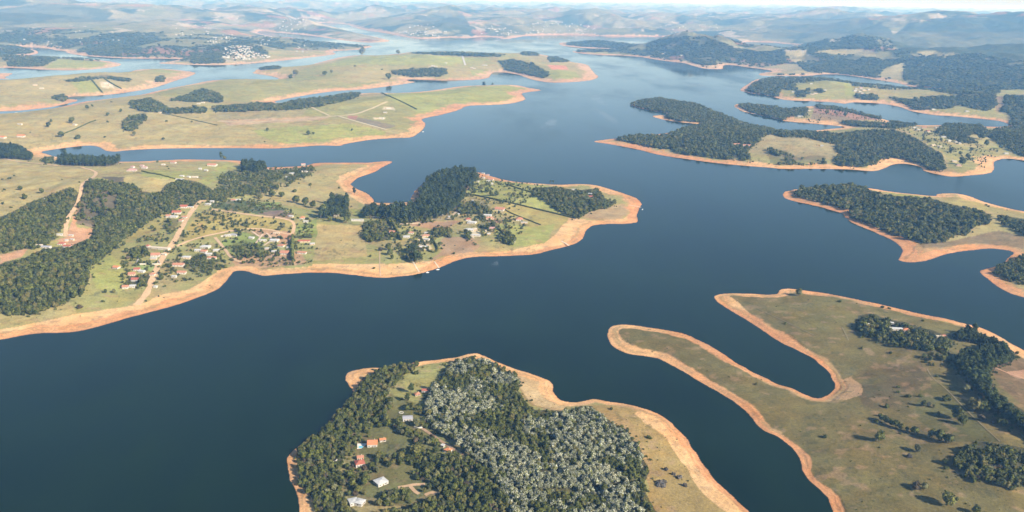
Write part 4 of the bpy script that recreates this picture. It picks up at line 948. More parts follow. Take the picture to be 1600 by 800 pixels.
# ---------------------------------------------------------------- wind streaks: their brighter sheen put in as pale translucent ribbons on the lake
sm = NT('painted_water_sheen'); g_ = sm.n('NewGeometry')
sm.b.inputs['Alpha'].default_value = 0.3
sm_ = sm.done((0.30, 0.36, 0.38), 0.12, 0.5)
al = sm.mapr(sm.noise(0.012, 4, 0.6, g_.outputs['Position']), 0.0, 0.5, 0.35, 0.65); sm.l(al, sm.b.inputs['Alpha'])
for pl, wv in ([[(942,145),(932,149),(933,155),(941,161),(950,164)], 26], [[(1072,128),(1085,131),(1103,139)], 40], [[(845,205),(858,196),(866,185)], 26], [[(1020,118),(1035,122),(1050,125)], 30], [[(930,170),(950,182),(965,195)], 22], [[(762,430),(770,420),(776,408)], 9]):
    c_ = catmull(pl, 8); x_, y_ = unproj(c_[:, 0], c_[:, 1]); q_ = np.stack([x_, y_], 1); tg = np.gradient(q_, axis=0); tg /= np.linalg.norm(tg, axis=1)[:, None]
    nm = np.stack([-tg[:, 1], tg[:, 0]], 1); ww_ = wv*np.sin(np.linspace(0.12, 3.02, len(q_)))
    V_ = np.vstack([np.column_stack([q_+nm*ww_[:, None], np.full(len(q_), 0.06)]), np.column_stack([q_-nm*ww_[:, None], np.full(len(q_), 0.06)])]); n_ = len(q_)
    tag(link('wind_sheen_streak', mesh_np('wind_sheen_streak', V_, [(i, i+1, n_+i+1, n_+i) for i in range(n_-1)], [sm_])), kind='structure')

# ---------------------------------------------------------------- roads: ribbons that follow the ground
ROADPTS = []
rm = {}
for name, pl, width, colr in ROADS:
    c = catmull(pl, 8)
    x, y, z = ground(c[:, 0], c[:, 1])
    pts = [np.array([x[0], y[0]])]
    for i in range(1, len(x)):
        a = pts[-1]; q = np.array([x[i], y[i]]); L = np.hypot(*(q-a)); k = max(1, int(L/max(4, width*0.6)))
        if L > 900: break
        for j in range(1, k+1): pts.append(a+(q-a)*j/k)
    pts = np.array(pts)
    if len(pts) < 3: continue
    for q in pts[::2]: ROADPTS.append((q[0], q[1], width))
    tg = np.gradient(pts, axis=0); tg /= np.maximum(np.linalg.norm(tg, axis=1), 1e-6)[:, None]
    nm = np.stack([-tg[:, 1], tg[:, 0]], 1)
    rows = []
    for s, k in ((-0.5, 1), (-0.25, 0.6), (0.25, 0.6), (0.5, 1)):
        wv = width*s*(0.8+0.4*vnoise(pts[:, 0]/9+s*50, pts[:, 1]/9, 5))
        q = pts + nm*wv[:, None]
        zz = grid_at(GZ, q[:, 0], q[:, 1]) + 0.22 + np.hypot(q[:, 0], q[:, 1])*1.6e-4
        rows.append(np.column_stack([q, zz]))
    V = np.stack(rows, 1); n = len(pts); V = V.reshape(-1, 3)
    idx = np.arange(n*4).reshape(n, 4)
    f = np.stack([idx[:-1, :-1], idx[:-1, 1:], idx[1:, 1:], idx[1:, :-1]], -1).reshape(-1, 4)
    if colr not in rm: rm[colr] = mat_plain('packed_earth', colr, 0.22, 0.25)
    tag(link(name, mesh_np(name, V, f, [rm[colr]], smooth=True)), kind='structure')
ROADPTS += [(a_, b_-6.5, w_) for a_, b_, w_ in ROADPTS if b_ < 1100]
RP = np.array(ROADPTS)

# ================================================================ tree shapes
ICO_V = None
def ico(sub):
    bm = bmesh.new(); bmesh.ops.create_icosphere(bm, subdivisions=sub, radius=1)
    v = np.array([q.co[:] for q in bm.verts]); f = np.array([[q.index for q in p.verts] for p in bm.faces]); bm.free()
    return v, f
ICO1, ICO2 = ico(1), ico(2)

def crown_geo(rng, width, height, base, nl, nleaf, leaf, shape='round', sub=1, lobe=0.30, up=0.25):
    """lobes of foliage through the crown's volume with leaf clumps standing off them -> verts, quads/tris as tuples, leafflag"""
    V = []; Fc = []; flag = []
    n0 = 0
    cents = []
    for i in range(nl):
        for _ in range(30):
            u = rng.normal(size=3); u /= np.linalg.norm(u)
            rr = rng.random()**0.45
            p = u*rr
            if shape == 'tall':
                zf = (p[2]+1)/2; taper = 1.0-0.35*zf**2
            elif shape == 'flat':
                zf = (p[2]+1)/2; taper = 1.0
            else:
                zf = (p[2]+1)/2; taper = 1.0-0.25*zf
            c = np.array([p[0]*width*0.5*(1-lobe)*taper, p[1]*width*0.5*(1-lobe)*taper, base+(height-base)*(0.12+0.76*zf)])
            if all(np.linalg.norm(c-q) > width*lobe*0.45 for q in cents): break
        cents.append(c)
        r = width*lobe*rng.uniform(0.62, 1.0)*(0.8 if shape == 'tall' else 1)
        vv, ff = ICO2 if sub == 2 else ICO1
        j = 1+rng.uniform(-0.22, 0.22, len(vv))
        R = rng.random(3)*6.28
        w = vv*(j*r*0.84)[:, None]*np.array([1, 1, 0.85])
        V.append(w + c); Fc += [tuple(q+n0) for q in ff]; flag += [0]*len(ff); n0 += len(vv)
        k = nleaf
        d = rng.normal(size=(k, 3)); d[:, 2] = d[:, 2]+up*1.6; d /= np.linalg.norm(d, axis=1)[:, None]
        pos = c + d*r*rng.uniform(0.80, 1.12, k)[:, None]*np.array([1, 1, 0.9])
        nrm = d + rng.normal(size=(k, 3))*0.45; nrm[:, 2] += up; nrm /= np.linalg.norm(nrm, axis=1)[:, None]
        a = np.cross(nrm, rng.normal(size=(k, 3))); a /= np.maximum(np.linalg.norm(a, axis=1), 1e-5)[:, None]
        bb = np.cross(nrm, a)
        s = leaf*rng.uniform(0.6, 1.3, k)[:, None]
        quad = np.stack([pos-a*s-bb*s*0.7, pos+a*s-bb*s*0.7, pos+a*s*0.8+bb*s*0.8, pos-a*s*0.8+bb*s*0.8], 1).reshape(-1, 3)
        V.append(quad)
        Fc += [(n0+4*q, n0+4*q+1, n0+4*q+2, n0+4*q+3) for q in range(k)]; flag += [1]*k; n0 += 4*k
    return np.vstack(V), Fc, flag

def trunk_geo(h, r, rng, limbs=3, top=0.75):
    V = []; Fc = []
    def tube(p0, p1, r0, r1):
        n0 = sum(len(q) for q in V); d = p1-p0; L = np.linalg.norm(d); d = d/L
        a = np.cross(d, [0.3, 0.9, 0.1]); a /= np.linalg.norm(a); b_ = np.cross(d, a)
        an = np.arange(6)*math.pi/3
        ring = np.cos(an)[:, None]*a + np.sin(an)[:, None]*b_
        V.append(np.vstack([p0+ring*r0, p1+ring*r1]))
        for k in range(6): Fc.append((n0+k, n0+(k+1) % 6, n0+6+(k+1) % 6, n0+6+k))
    z1 = h*0.45
    tube(np.array([0, 0, -0.8]), np.array([0.1, 0, z1]), r, r*0.72)
    tube(np.array([0.1, 0, z1]), np.array([0.0, 0.1, h*top]), r*0.72, r*0.35)
    for k in range(limbs):
        a = k*6.28/limbs + rng.random(); L = h*0.3
        tube(np.array([0.1, 0, z1*(0.85+0.15*k)]), np.array([math.cos(a)*L*0.8, math.sin(a)*L*0.8, z1+L*0.9]), r*0.42, r*0.16)
    return np.vstack(V), Fc

def crown_mesh(name, mats, seed, flagmat=None, **kw):
    rng = np.random.default_rng(seed)
    v, f, fl = crown_geo(rng, **kw)
    mi = None
    if flagmat is not None:
        r2 = np.random.default_rng(seed+5)
        mi = [0 if (q == 1 and r2.random() < flagmat) else 1 for q in fl]
    return mesh_np(name, v, f, mats, mi)

# kind -> list of (crown mesh, trunk mesh); nominal crown width 8 m
PROTO = {}
def protos(kind, n, mats, th, tr, flagmat=None, **kw):
    L = []
    for i in range(n):
        k2 = dict(kw); rng = np.random.default_rng(100+i*7+len(kind)*31)
        k2['width'] = kw['width']*rng.uniform(0.9, 1.1); k2['height'] = kw['height']*rng.uniform(0.88, 1.12)
        cm = crown_mesh('crown', mats, 1000+i*13+len(kind)*97, flagmat, **k2)
        tv, tf = trunk_geo(th, tr, rng)
        L.append((cm, mesh_np('trunk', tv, tf, [M['bark']])))
    PROTO[kind] = L
protos('bw', 6, [M['leaf']], 6.5, 0.28, width=8, height=8.5, base=1.6, nl=10, nleaf=34, leaf=0.62)
protos('bw_round', 2, [M['leaf']], 6.5, 0.30, width=8, height=8.2, base=1.3, nl=16, nleaf=34, leaf=0.5, lobe=0.27)
protos('pale', 2, [M['leaf_pale']], 5.5, 0.22, width=8, height=7, base=1.2, nl=10, nleaf=26, leaf=0.55)
protos('brown', 2, [M['leaf_brown']], 4.5, 0.2, width=8, height=5.5, base=0.6, nl=9, nleaf=26, leaf=0.5)
protos('twig', 2, [M['twig']], 2.5, 0.15, width=8, height=2.6, base=0.1, nl=10, nleaf=40, leaf=0.42, lobe=0.22)
protos('shrub', 2, [M['leaf']], 2.0, 0.15, width=8, height=4.2, base=0.2, nl=8, nleaf=26, leaf=0.55)
protos('silver', 7, [M['silver'], M['leaf']], 6.5, 0.25, 0.62, width=8.6, height=8.6, base=1.8, nl=13, nleaf=52, leaf=0.33, up=0.5, lobe=0.26)
protos('slim', 2, [M['leaf_tall']], 15, 0.4, width=8, height=17, base=2, nl=14, nleaf=26, leaf=0.7, shape='tall', lobe=0.30)
protos('tall', 4, [M['leaf_tall']], 20, 0.4, width=8, height=25, base=6, nl=14, nleaf=22, leaf=0.8, shape='tall', lobe=0.30)
protos('mid', 5, [M['leaf']], 6, 0.3, width=8, height=8, base=0.8, nl=7, nleaf=16, leaf=0.8, lobe=0.34)

# hidden library the wood objects draw from
def joined(cm, tm):
    """crown and trunk as one mesh"""
    bm = bmesh.new(); bm.from_mesh(cm); nf = len(bm.faces); bm.from_mesh(tm)
    bm.faces.ensure_lookup_table()
    me = bpy.data.meshes.new('wood_tree')
    k = len(cm.materials)
    for f in bm.faces[nf:]: f.material_index = k
    bm.to_mesh(me); bm.free()
    for m in cm.materials: me.materials.append(m)
    me.materials.append(M['bark'])
    return me
LIB = {}
def library(kind):
    if kind not in LIB:
        c = bpy.data.collections.new('library_'+kind)
        for i, (cm, tm) in enumerate(PROTO[kind]):
            c.objects.link(bpy.data.objects.new('wood_tree_%s_%d' % (kind, i), joined(cm, tm)))
        LIB[kind] = c
    return LIB[kind]

def scatter(name, kind, pts, rot, scl, label):
    me = mesh_np(name, pts, [])
    me.attributes.new('rot', 'FLOAT', 'POINT').data.foreach_set('value', rot.astype(np.float32))
    me.attributes.new('scl', 'FLOAT_VECTOR', 'POINT').data.foreach_set('vector', scl.astype(np.float32).ravel())
    o = link(name, me)
    ng = bpy.data.node_groups.new('scatter_'+kind, 'GeometryNodeTree')
    ng.interface.new_socket('Geometry', in_out='INPUT', socket_type='NodeSocketGeometry')
    ng.interface.new_socket('Geometry', in_out='OUTPUT', socket_type='NodeSocketGeometry')
    N = ng.nodes; gi = N.new('NodeGroupInput'); go = N.new('NodeGroupOutput'); ip = N.new('GeometryNodeInstanceOnPoints')
    ci = N.new('GeometryNodeCollectionInfo'); ci.inputs['Collection'].default_value = library(kind)
    ci.inputs['Separate Children'].default_value = True; ci.inputs['Reset Children'].default_value = True
    ip.inputs['Pick Instance'].default_value = True
    ra = N.new('GeometryNodeInputNamedAttribute'); ra.data_type = 'FLOAT'; ra.inputs['Name'].default_value = 'rot'
    sa = N.new('GeometryNodeInputNamedAttribute'); sa.data_type = 'FLOAT_VECTOR'; sa.inputs['Name'].default_value = 'scl'
    cx = N.new('ShaderNodeCombineXYZ')
    L = ng.links
    L.new(gi.outputs[0], ip.inputs['Points']); L.new(ci.outputs[0], ip.inputs['Instance'])
    L.new(ra.outputs['Attribute'], cx.inputs[2]); L.new(cx.outputs[0], ip.inputs['Rotation']); L.new(sa.outputs['Attribute'], ip.inputs['Scale'])
    L.new(ip.outputs[0], go.inputs[0])
    md = o.modifiers.new('scatter', 'NODES'); md.node_group = ng
    tag(o, label, None, None, 'stuff'); o['category'] = 'wood'
    return o

# ---------------------------------------------------------------- where the houses stand (to keep trees off them)
SPOTS = []
HREC = []
for place, lst in HOUSES:
    for (px, py, w, c, dep, ) in lst:
        x, y, z = [float(v) for v in ground(px, py, 1.5)]
        sc = math.hypot(x, y, HC-z)/F
        HREC.append((place, px, py, w*sc, c, dep, x, y, z)); SPOTS.append((x, y, w*sc*0.5+3))
        if y < 1600: SPOTS.append((x-x/math.hypot(x, y)*9, y-9, w*sc*0.45+2)); SPOTS.append((x-x/math.hypot(x, y)*18, y-18, w*sc*0.3+1))
for (px, py, w, dd, hh, rot, c, kind, lab) in NEAR_HOUSES:
    x, y, z = [float(v) for v in ground(px, py, 2.0)]
    SPOTS.append((x, y, max(w, dd)*0.5+4)); SPOTS.append((x-x/math.hypot(x, y)*8, y-8, max(w, dd)*0.5+2))
for px, py, r in ((566,697,8),(627,645,6),(658,760,9),(672,771,6),(600,761,9),(612,757,8),(640,752,7),(653,669,6),(598,765,8),(575,720,7),(645,735,8),(1510,540,14),(1525,542,14),(525,722,5)):
    x, y, z = [float(v) for v in ground(px, py, 0)]; SPOTS.append((x, y, r))
SPA = np.array(SPOTS)

def clear_of(x, y):
    ok = np.ones(len(x), bool)
    for i in range(0, len(x), 4000):
        xx = x[i:i+4000, None]; yy = y[i:i+4000, None]
        s = (np.hypot(xx-SPA[:, 0], yy-SPA[:, 1]) < SPA[:, 2]).any(1)
        r = (np.hypot(xx-RP[:, 0], yy-RP[:, 1]) < RP[:, 2]*0.5+2.0).any(1)
        ok[i:i+4000] = ~(s | r)
    return ok

TREE_N = {}
def tree_object(kind, x, y, s, name, label, cat, group=None, hs=1.0, i=None):
    z = float(grid_at(GZ, x, y))
    r = link(name, None, None, (x, y, z-0.1), random.random()*6.28)
    r.empty_display_size = 2
    cm, tm = PROTO[kind][random.randrange(len(PROTO[kind])) if i is None else i]
    sx = s*random.uniform(0.92, 1.08)
    link('crown', cm, r, scale=(sx, s, s*hs)); link('trunk', tm, r, scale=(s, s, s*hs))
    tag(r, label, cat, group)
    return r

for (px, py, w, k, lab) in LONE:
    x, y, z = [float(v) for v in ground(px, py, 0.0)]
    sc = math.hypot(x, y, HC)/F; wm_ = w*sc
    kind = {'r':'bw_round','b':'bw','p':'pale','n':'brown','g':'twig','s':'shrub','t':'slim'}[k]
    s = wm_/8.0
    hs = 1.0
    if k == 't': hs = 1.0 if w < 7 else 0.75
    if k == 'g': hs = max(0.4, 1.1/s*1.0)
    isb = k in 'gs'
    if isb: y2 = y
    tree_object(kind, x, y, s, 'bush' if isb else 'tree', lab, 'bush' if isb else 'tree', None, hs)

EDGE = []
NIND = {'bw': 0, 'silver': 0}
MAXI = {'bw': 150, 'silver': 240}
for wi_, (kind, dens, poly, lab) in enumerate(WOODS):
    p = np.array(poly, float)
    xs, ys, zs = ground(p[:, 0], p[:, 1], 4.0)
    D0 = np.median(np.hypot(xs, ys))
    pk = {'bw':'bw','silver':'silver','tall':'tall','bwl':'mid','far':'mid'}[kind]
    if kind == 'bw' and D0 > 1350: pk = 'mid'
    if kind in ('bw', 'silver'): sp_, wid, hs = (4.7, 7.0, 1.05) if D0 < 1350 else (7.0, 9.0, 1.05)
    elif kind == 'tall': sp_, wid, hs = (3.5, 8.4, 0.64) if D0 < 1500 else (8.0, 11.5, 0.66)
    elif kind == 'bwl': sp_, wid, hs = 9.0, 12.0, 0.95
    else:
        sp_ = max(13.0, D0/330); wid = sp_*1.35; hs = min(1.0, 13.0/wid)
    if kind == 'tall' and D0 > 1500 and p[:, 1].max() < 270: hs = 0.6
    TH = {'bw':8.5,'silver':9,'tall':25,'mid':8}[pk]*hs*wid/8
    ymin = ys.min()-60; ymax = min(ys.max()+60, ymin*1.5+400)
    xmin = xs.min()-40; xmax = xs.max()+40
    gx = np.arange(xmin, xmax, sp_); gy = np.arange(ymin, ymax, sp_)
    if len(gx)*len(gy) > 600000:
        k = math.sqrt(len(gx)*len(gy)/600000); gx = np.arange(xmin, xmax, sp_*k); gy = np.arange(ymin, ymax, sp_*k)
    X_, Y_ = np.meshgrid(gx, gy); X_ = X_.ravel(); Y_ = Y_.ravel()
    X_ = X_ + RNG.uniform(-0.42, 0.42, len(X_))*sp_; Y_ = Y_ + RNG.uniform(-0.42, 0.42, len(Y_))*sp_
    Z_ = grid_at(GZ, X_, Y_); S_ = grid_at(SD, X_, Y_)
    qx, qy = proj(X_, Y_, np.maximum(Z_, 0)+0.55*TH)
    q2x, q2y = proj(X_, Y_, np.maximum(Z_, 0)+0.95*TH)
    jit = fbm(X_/(sp_*4), Y_/(sp_*4), 131, 3)-0.5
    raw = inpoly(qx, qy, poly)
    if D0 < 4500:
        ex = RNG.normal(0, 7000/max(D0, 900), len(qx)); ey = RNG.normal(0, 3200/max(D0, 900), len(qx))
        eg = ~raw & inpoly(qx+ex, qy+ey, poly) & (S_ > 9) & (RNG.random(len(qx)) < 0.9)
        if eg.any(): EDGE.append(np.column_stack([X_[eg], Y_[eg], Z_[eg]]))
    ok = inpoly(qx+jit*14*min(1, 1500/D0), qy+jit*7*min(1, 1500/D0), poly) & (S_ > 1.5) & inpoly(q2x, q2y+1.0, poly)
    gap = fbm(X_/(sp_*5), Y_/(sp_*5), 133+wi_, 3)
    if dens < 1: ok &= (RNG.random(len(X_)) < dens*1.15) & (gap > np.quantile(gap, (1-dens)*0.8) if len(gap) else True)
    else: ok &= gap > 0.22
    X_, Y_, Z_ = X_[ok], Y_[ok], Z_[ok]
    if len(X_) and D0 < 4500:
        c = clear_of(X_, Y_); X_, Y_, Z_ = X_[c], Y_[c], Z_[c]
    n = len(X_)
    if n == 0:
        print('EMPTY WOOD', lab); continue
    sc_ = wid/8*RNG.uniform(0.62, 1.22, n)*(0.85+0.3*RNG.random(n)**3)
    hh = hs*RNG.uniform(0.8, 1.2, n)
    pick = np.array([pk]*n, dtype=object)
    if kind == 'silver':
        sv = fbm(X_/38, Y_/38, 141, 3)
        px_, py_ = proj(X_, Y_, Z_+8)
        north = inpoly(px_, py_, [(735,550),(830,560),(830,650),(800,650),(760,600),(725,575)])
        pick[(sv < 0.40) | (north & (sv < 0.56)) | (RNG.random(n) < 0.15)] = 'bw'
    if D0 < 1350 and kind == 'bw':
        q_ = RNG.random(n); pick[q_ < 0.13] = 'pale'; pick[q_ > 0.95] = 'brown'
    DD = np.hypot(X_, Y_)
    vis_x, vis_y = proj(X_, Y_, Z_+5)
    inv = (vis_x > -10) & (vis_x < 1610) & (vis_y < 795) & (vis_y > 0)
    left = np.ones(n, bool)
    if wi_ in (0, 1, 3):
        for kk in ('bw', 'silver'):
            if wi_ == 1 and kk == 'bw': continue
            cand = np.where((pick == kk) & inv)[0]
            lim = {0: 45, 1: 90, 3: 50}[wi_]
            cand = cand[np.argsort(DD[cand])][:lim]
            for q in cand:
                if kk == 'silver':
                    la, gr = 'silvery pale leaved tree in the near headland wood, towards the bottom of the photo', 'silver trees of the near headland wood'
                elif wi_ == 0:
                    la, gr = 'green broadleaf tree in the bank wood of the near headland, low in the photo', 'trees of the headland bank wood'
                else:
                    la, gr = 'green garden tree standing among the near headland houses', 'garden trees of the near headland'
                tree_object(kk, float(X_[q]), float(Y_[q]), float(sc_[q]), 'silver_tree' if kk == 'silver' else 'tree', la, 'silver tree' if kk == 'silver' else 'tree', gr, float(hh[q]))
            left[cand] = False
    for kk in sorted(set(pick)):
        m = left & (pick == kk)
        if not m.any(): continue
        pts = np.column_stack([X_[m], Y_[m], np.maximum(Z_[m], 0)-0.2])
        k = m.sum()
        la = lab if kk == pk else ('dark green trees mixed through the silvery wood of the headland' if kk == 'bw' else ('pale olive' if kk == 'pale' else 'dry brown')+' trees mixed into the '+lab)[:110]
        scatter('wood', kk, pts, RNG.uniform(0, 6.28, k), np.column_stack([sc_[m], sc_[m], sc_[m]*hh[m]]), la)
    print('WOOD', kind, n, round(D0), lab)

# far countryside: woods one cannot tell apart, as one mass
ny = 26000
Yf = np.exp(RNG.uniform(math.log(5200), math.log(9500), ny)); Xf = RNG.uniform(-0.66, 0.66, ny)*Yf
Zf = grid_at(GZ, Xf, Yf); Sf = grid_at(SD, Xf, Yf); ff_ = fbm(Xf/480, Yf/760, 81, 5)
fx_, fy_ = proj(Xf, Yf, Zf)
ok = (Sf > 40) & np.where(fx_ < 420, fy_ < 95, np.where(fx_ < 950, fy_ < 78, True)) & ((ff_ > 0.485) | (RNG.random(ny) < 0.06))
for col_, poly in FIELDS: 
    if max(q[1] for q in poly) < 200: ok &= ~inpoly(fx_, fy_, poly)
Xf, Yf, Zf = Xf[ok], Yf[ok], Zf[ok]; k = len(Xf)
s_ = Yf/330*RNG.uniform(0.7, 1.4, k)/8
scatter('far_woods', 'mid', np.column_stack([Xf, Yf, Zf-0.5]), RNG.uniform(0, 6.28, k), np.column_stack([s_, s_, np.minimum(s_, 1.6)]), 'hazy dark woods and tree lines scattered over the far hills')
# bushes thinning out round the woods
E_ = np.vstack(EDGE); c = clear_of(E_[:, 0], E_[:, 1]); E_ = E_[c]; k = len(E_); print('EDGE', k)
s_ = RNG.uniform(0.22, 0.75, k)
scatter('wood_edge_scrub', 'shrub', E_-np.array([0, 0, 0.1]), RNG.uniform(0, 6.28, k), np.column_stack([s_, s_, s_*RNG.uniform(0.8, 1.5, k)]), 'bushes and saplings thinning out round the edges of the woods')
# tussocks on the near pastures
nt = 9000
Yt = np.exp(RNG.uniform(math.log(700), math.log(1700), nt)); Xt = RNG.uniform(-0.64, 0.64, nt)*Yt
Zt = grid_at(GZ, Xt, Yt); St = grid_at(SD, Xt, Yt); gt = fbm(Xt/50, Yt/50, 181, 4)
ok = (St > 11) & (gt > 0.50)
Xt, Yt, Zt = Xt[ok], Yt[ok], Zt[ok]; c = clear_of(Xt, Yt); Xt, Yt, Zt = Xt[c], Yt[c], Zt[c]; k = len(Xt); print('TUSSOCK', k)
s_ = RNG.uniform(0.08, 0.24, k)*(0.6+RNG.random(k)**4)
scatter('tussocks', 'shrub', np.column_stack([Xt, Yt, Zt-0.05]), RNG.uniform(0, 6.28, k), np.column_stack([s_, s_, s_*0.8]), 'small dark tussocks and low scrub dotted over the near pastures')
# garden trees between the village houses
nv = 50000
Yv = np.exp(RNG.uniform(math.log(1200), math.log(4200), nv)); Xv = RNG.uniform(-0.64, 0.64, nv)*Yv
Zv = grid_at(GZ, Xv, Yv); Sv = grid_at(SD, Xv, Yv); bx, by = proj(Xv, Yv, Zv)
VILL = [[(190,400),(262,330),(330,300),(400,262),(490,257),(470,280),(420,310),(470,340),(490,345),(488,412),(440,418),(365,415),(330,430),(230,455),(190,450)],[(600,340),(700,325),(740,265),(850,288),(840,310),(790,330),(830,350),(800,380),(690,372),(650,405),(615,405),(610,360)],[(1200,165),(1280,165),(1400,190),(1560,235),(1550,268),(1470,235),(1380,200),(1230,190)],[(1205,128),(1360,132),(1400,160),(1330,158),(1215,150)]]
vm = np.zeros(nv, bool)
for v in VILL: vm |= inpoly(bx, by, v)
gv = fbm(Xv/45, Yv/45, 161, 3)
ok = vm & (Sv > 25) & (gv > 0.42)
Xv, Yv, Zv = Xv[ok], Yv[ok], Zv[ok]
c = clear_of(Xv, Yv); Xv, Yv, Zv = Xv[c], Yv[c], Zv[c]; k = len(Xv); print('GARDEN', k)
s_ = RNG.uniform(0.3, 0.85, k)
scatter('garden_trees', 'mid', np.column_stack([Xv, Yv, Zv-0.1]), RNG.uniform(0, 6.28, k), np.column_stack([s_, s_, s_*RNG.uniform(0.8, 1.2, k)]), 'small garden trees crowded between the lakeside village houses')
# low scrub in the village gardens and pastures
ns = 5200
Ys = np.exp(RNG.uniform(math.log(800), math.log(3300), ns)); Xs = RNG.uniform(-0.64, 0.64, ns)*Ys
Zs = grid_at(GZ, Xs, Ys); Ss = grid_at(SD, Xs, Ys); bx, by = proj(Xs, Ys, Zs)
VILL = [[(140,480),(260,340),(330,300),(400,260),(490,255),(470,280),(420,310),(460,340),(460,420),(330,440),(230,470)],[(560,340),(720,310),(740,265),(850,288),(840,310),(800,390),(690,400),(640,415)],[(1280,165),(1400,190),(1560,235),(1550,268),(1470,235)]]
vm = np.zeros(ns, bool)
for v in VILL: vm |= inpoly(bx, by, v)
gapn = fbm(Xs/70, Ys/70, 151, 3)
ok = (Ss > 28) & ((vm & (gapn > 0.42)) | ((gapn > 0.60) & (RNG.random(ns) < 0.35))) & (RNG.random(ns) < 0.75)
Xs, Ys, Zs = Xs[ok], Ys[ok], Zs[ok]
c = clear_of(Xs, Ys); Xs, Ys, Zs = Xs[c], Ys[c], Zs[c]; k = len(Xs)
s_ = RNG.uniform(0.22, 0.95, k)
scatter('scrub', 'shrub', np.column_stack([Xs, Ys, Zs-0.1]), RNG.uniform(0, 6.28, k), np.column_stack([s_, s_, s_*RNG.uniform(0.8, 1.3, k)]), 'small scattered scrub on pastures and round the villages')

# ================================================================ hedges
for pl, hh, ww, lab in HEDGES:
    c = catmull(pl, 6); x, y, z = ground(c[:, 0], c[:, 1])
    pts = []
    for i in range(len(x)-1):
        a = np.array([x[i], y[i]]); b_ = np.array([x[i+1], y[i+1]]); L = np.hypot(*(b_-a)); k = max(1, int(L/(ww*0.55)))
        pts += [a+(b_-a)*j/k for j in range(k)]
    pts = np.array(pts); cen = pts.mean(0); cz = float(grid_at(GZ, cen[0], cen[1]))
    rng = np.random.default_rng(int(pl[0][0]*7))
    V = []; Fc = []; n0 = 0
    lf = max(0.5, np.hypot(*cen)/F*0.5)
    for q in pts:
        r = ww*0.5*rng.uniform(0.8, 1.15); h1 = hh*rng.uniform(0.85, 1.1); zb = float(grid_at(GZ, q[0], q[1]))-cz
        vv, ff = ICO1
        w = vv*np.array([r, r, h1*0.55])*(1+rng.uniform(-0.15, 0.15, len(vv)))[:, None] + np.array([q[0]-cen[0], q[1]-cen[1], zb+h1*0.5])
        V.append(w); Fc += [tuple(f+n0) for f in ff]; n0 += len(vv)
        k = 14; d_ = rng.normal(size=(k, 3)); d_ /= np.linalg.norm(d_, axis=1)[:, None]
        pp = d_*np.array([r, r, h1*0.55])*1.02 + np.array([q[0]-cen[0], q[1]-cen[1], zb+h1*0.5])
        a = np.cross(d_+rng.normal(size=(k, 3))*0.4, rng.normal(size=(k, 3))); a /= np.linalg.norm(a, axis=1)[:, None]; b2 = np.cross(d_, a)
        V.append(np.stack([pp-a*lf-b2*lf, pp+a*lf-b2*lf, pp+a*lf+b2*lf, pp-a*lf+b2*lf], 1).reshape(-1, 3))
        Fc += [(n0+4*j, n0+4*j+1, n0+4*j+2, n0+4*j+3) for j in range(k)]; n0 += 4*k
    tag(link('hedge', mesh_np('hedge', np.vstack(V), Fc, [M['leaf']]), None, (cen[0], cen[1], cz)), lab, 'hedge')

# ================================================================ houses
def box_geo(x0, x1, y0, y1, z0, z1):
    v = [(x, y, z) for x in (x0, x1) for y in (y0, y1) for z in (z0, z1)]
    f = [(0,1,3,2),(4,6,7,5),(0,4,5,1),(2,3,7,6),(0,2,6,4),(1,5,7,3)]
    return v, f

def roof_geo(w, d, zb, rise, kind, over=0.45, th=0.16):
    a = w/2+over; b_ = d/2+over
    if kind == 'hip':
        k = max(0.05, a-b_*0.95) if a >= b_ else 0.05; kb = 0.05 if a >= b_ else b_-a*0.95
        if a >= b_: kb = 0.0
        else: k = 0.0
        top = [(-k,-kb),(k,-kb),(k,kb),(-k,kb)]
    else:
        top = [(-a,0),(a,0),(a,0),(-a,0)]
    lo = [(-a,-b_),(a,-b_),(a,b_),(-a,b_)]
    v = [(x, y, zb) for x, y in lo] + [(x, y, zb+rise) for x, y in top] + [(x, y, zb-th) for x, y in lo]
    if kind == 'hip' and a >= b_: f = [(0,1,5,4),(1,2,5),(2,3,4,5),(3,0,4)]
    elif kind == 'hip': f = [(0,1,4),(1,2,7,4),(2,3,7),(3,0,4,7)]
    else: f = [(0,1,5,4),(2,3,4,5),(1,2,5),(3,0,4)]
    f += [(8,9,1,0),(9,10,2,1),(10,11,3,2),(11,8,0,3),(11,10,9,8)]
    return v, f

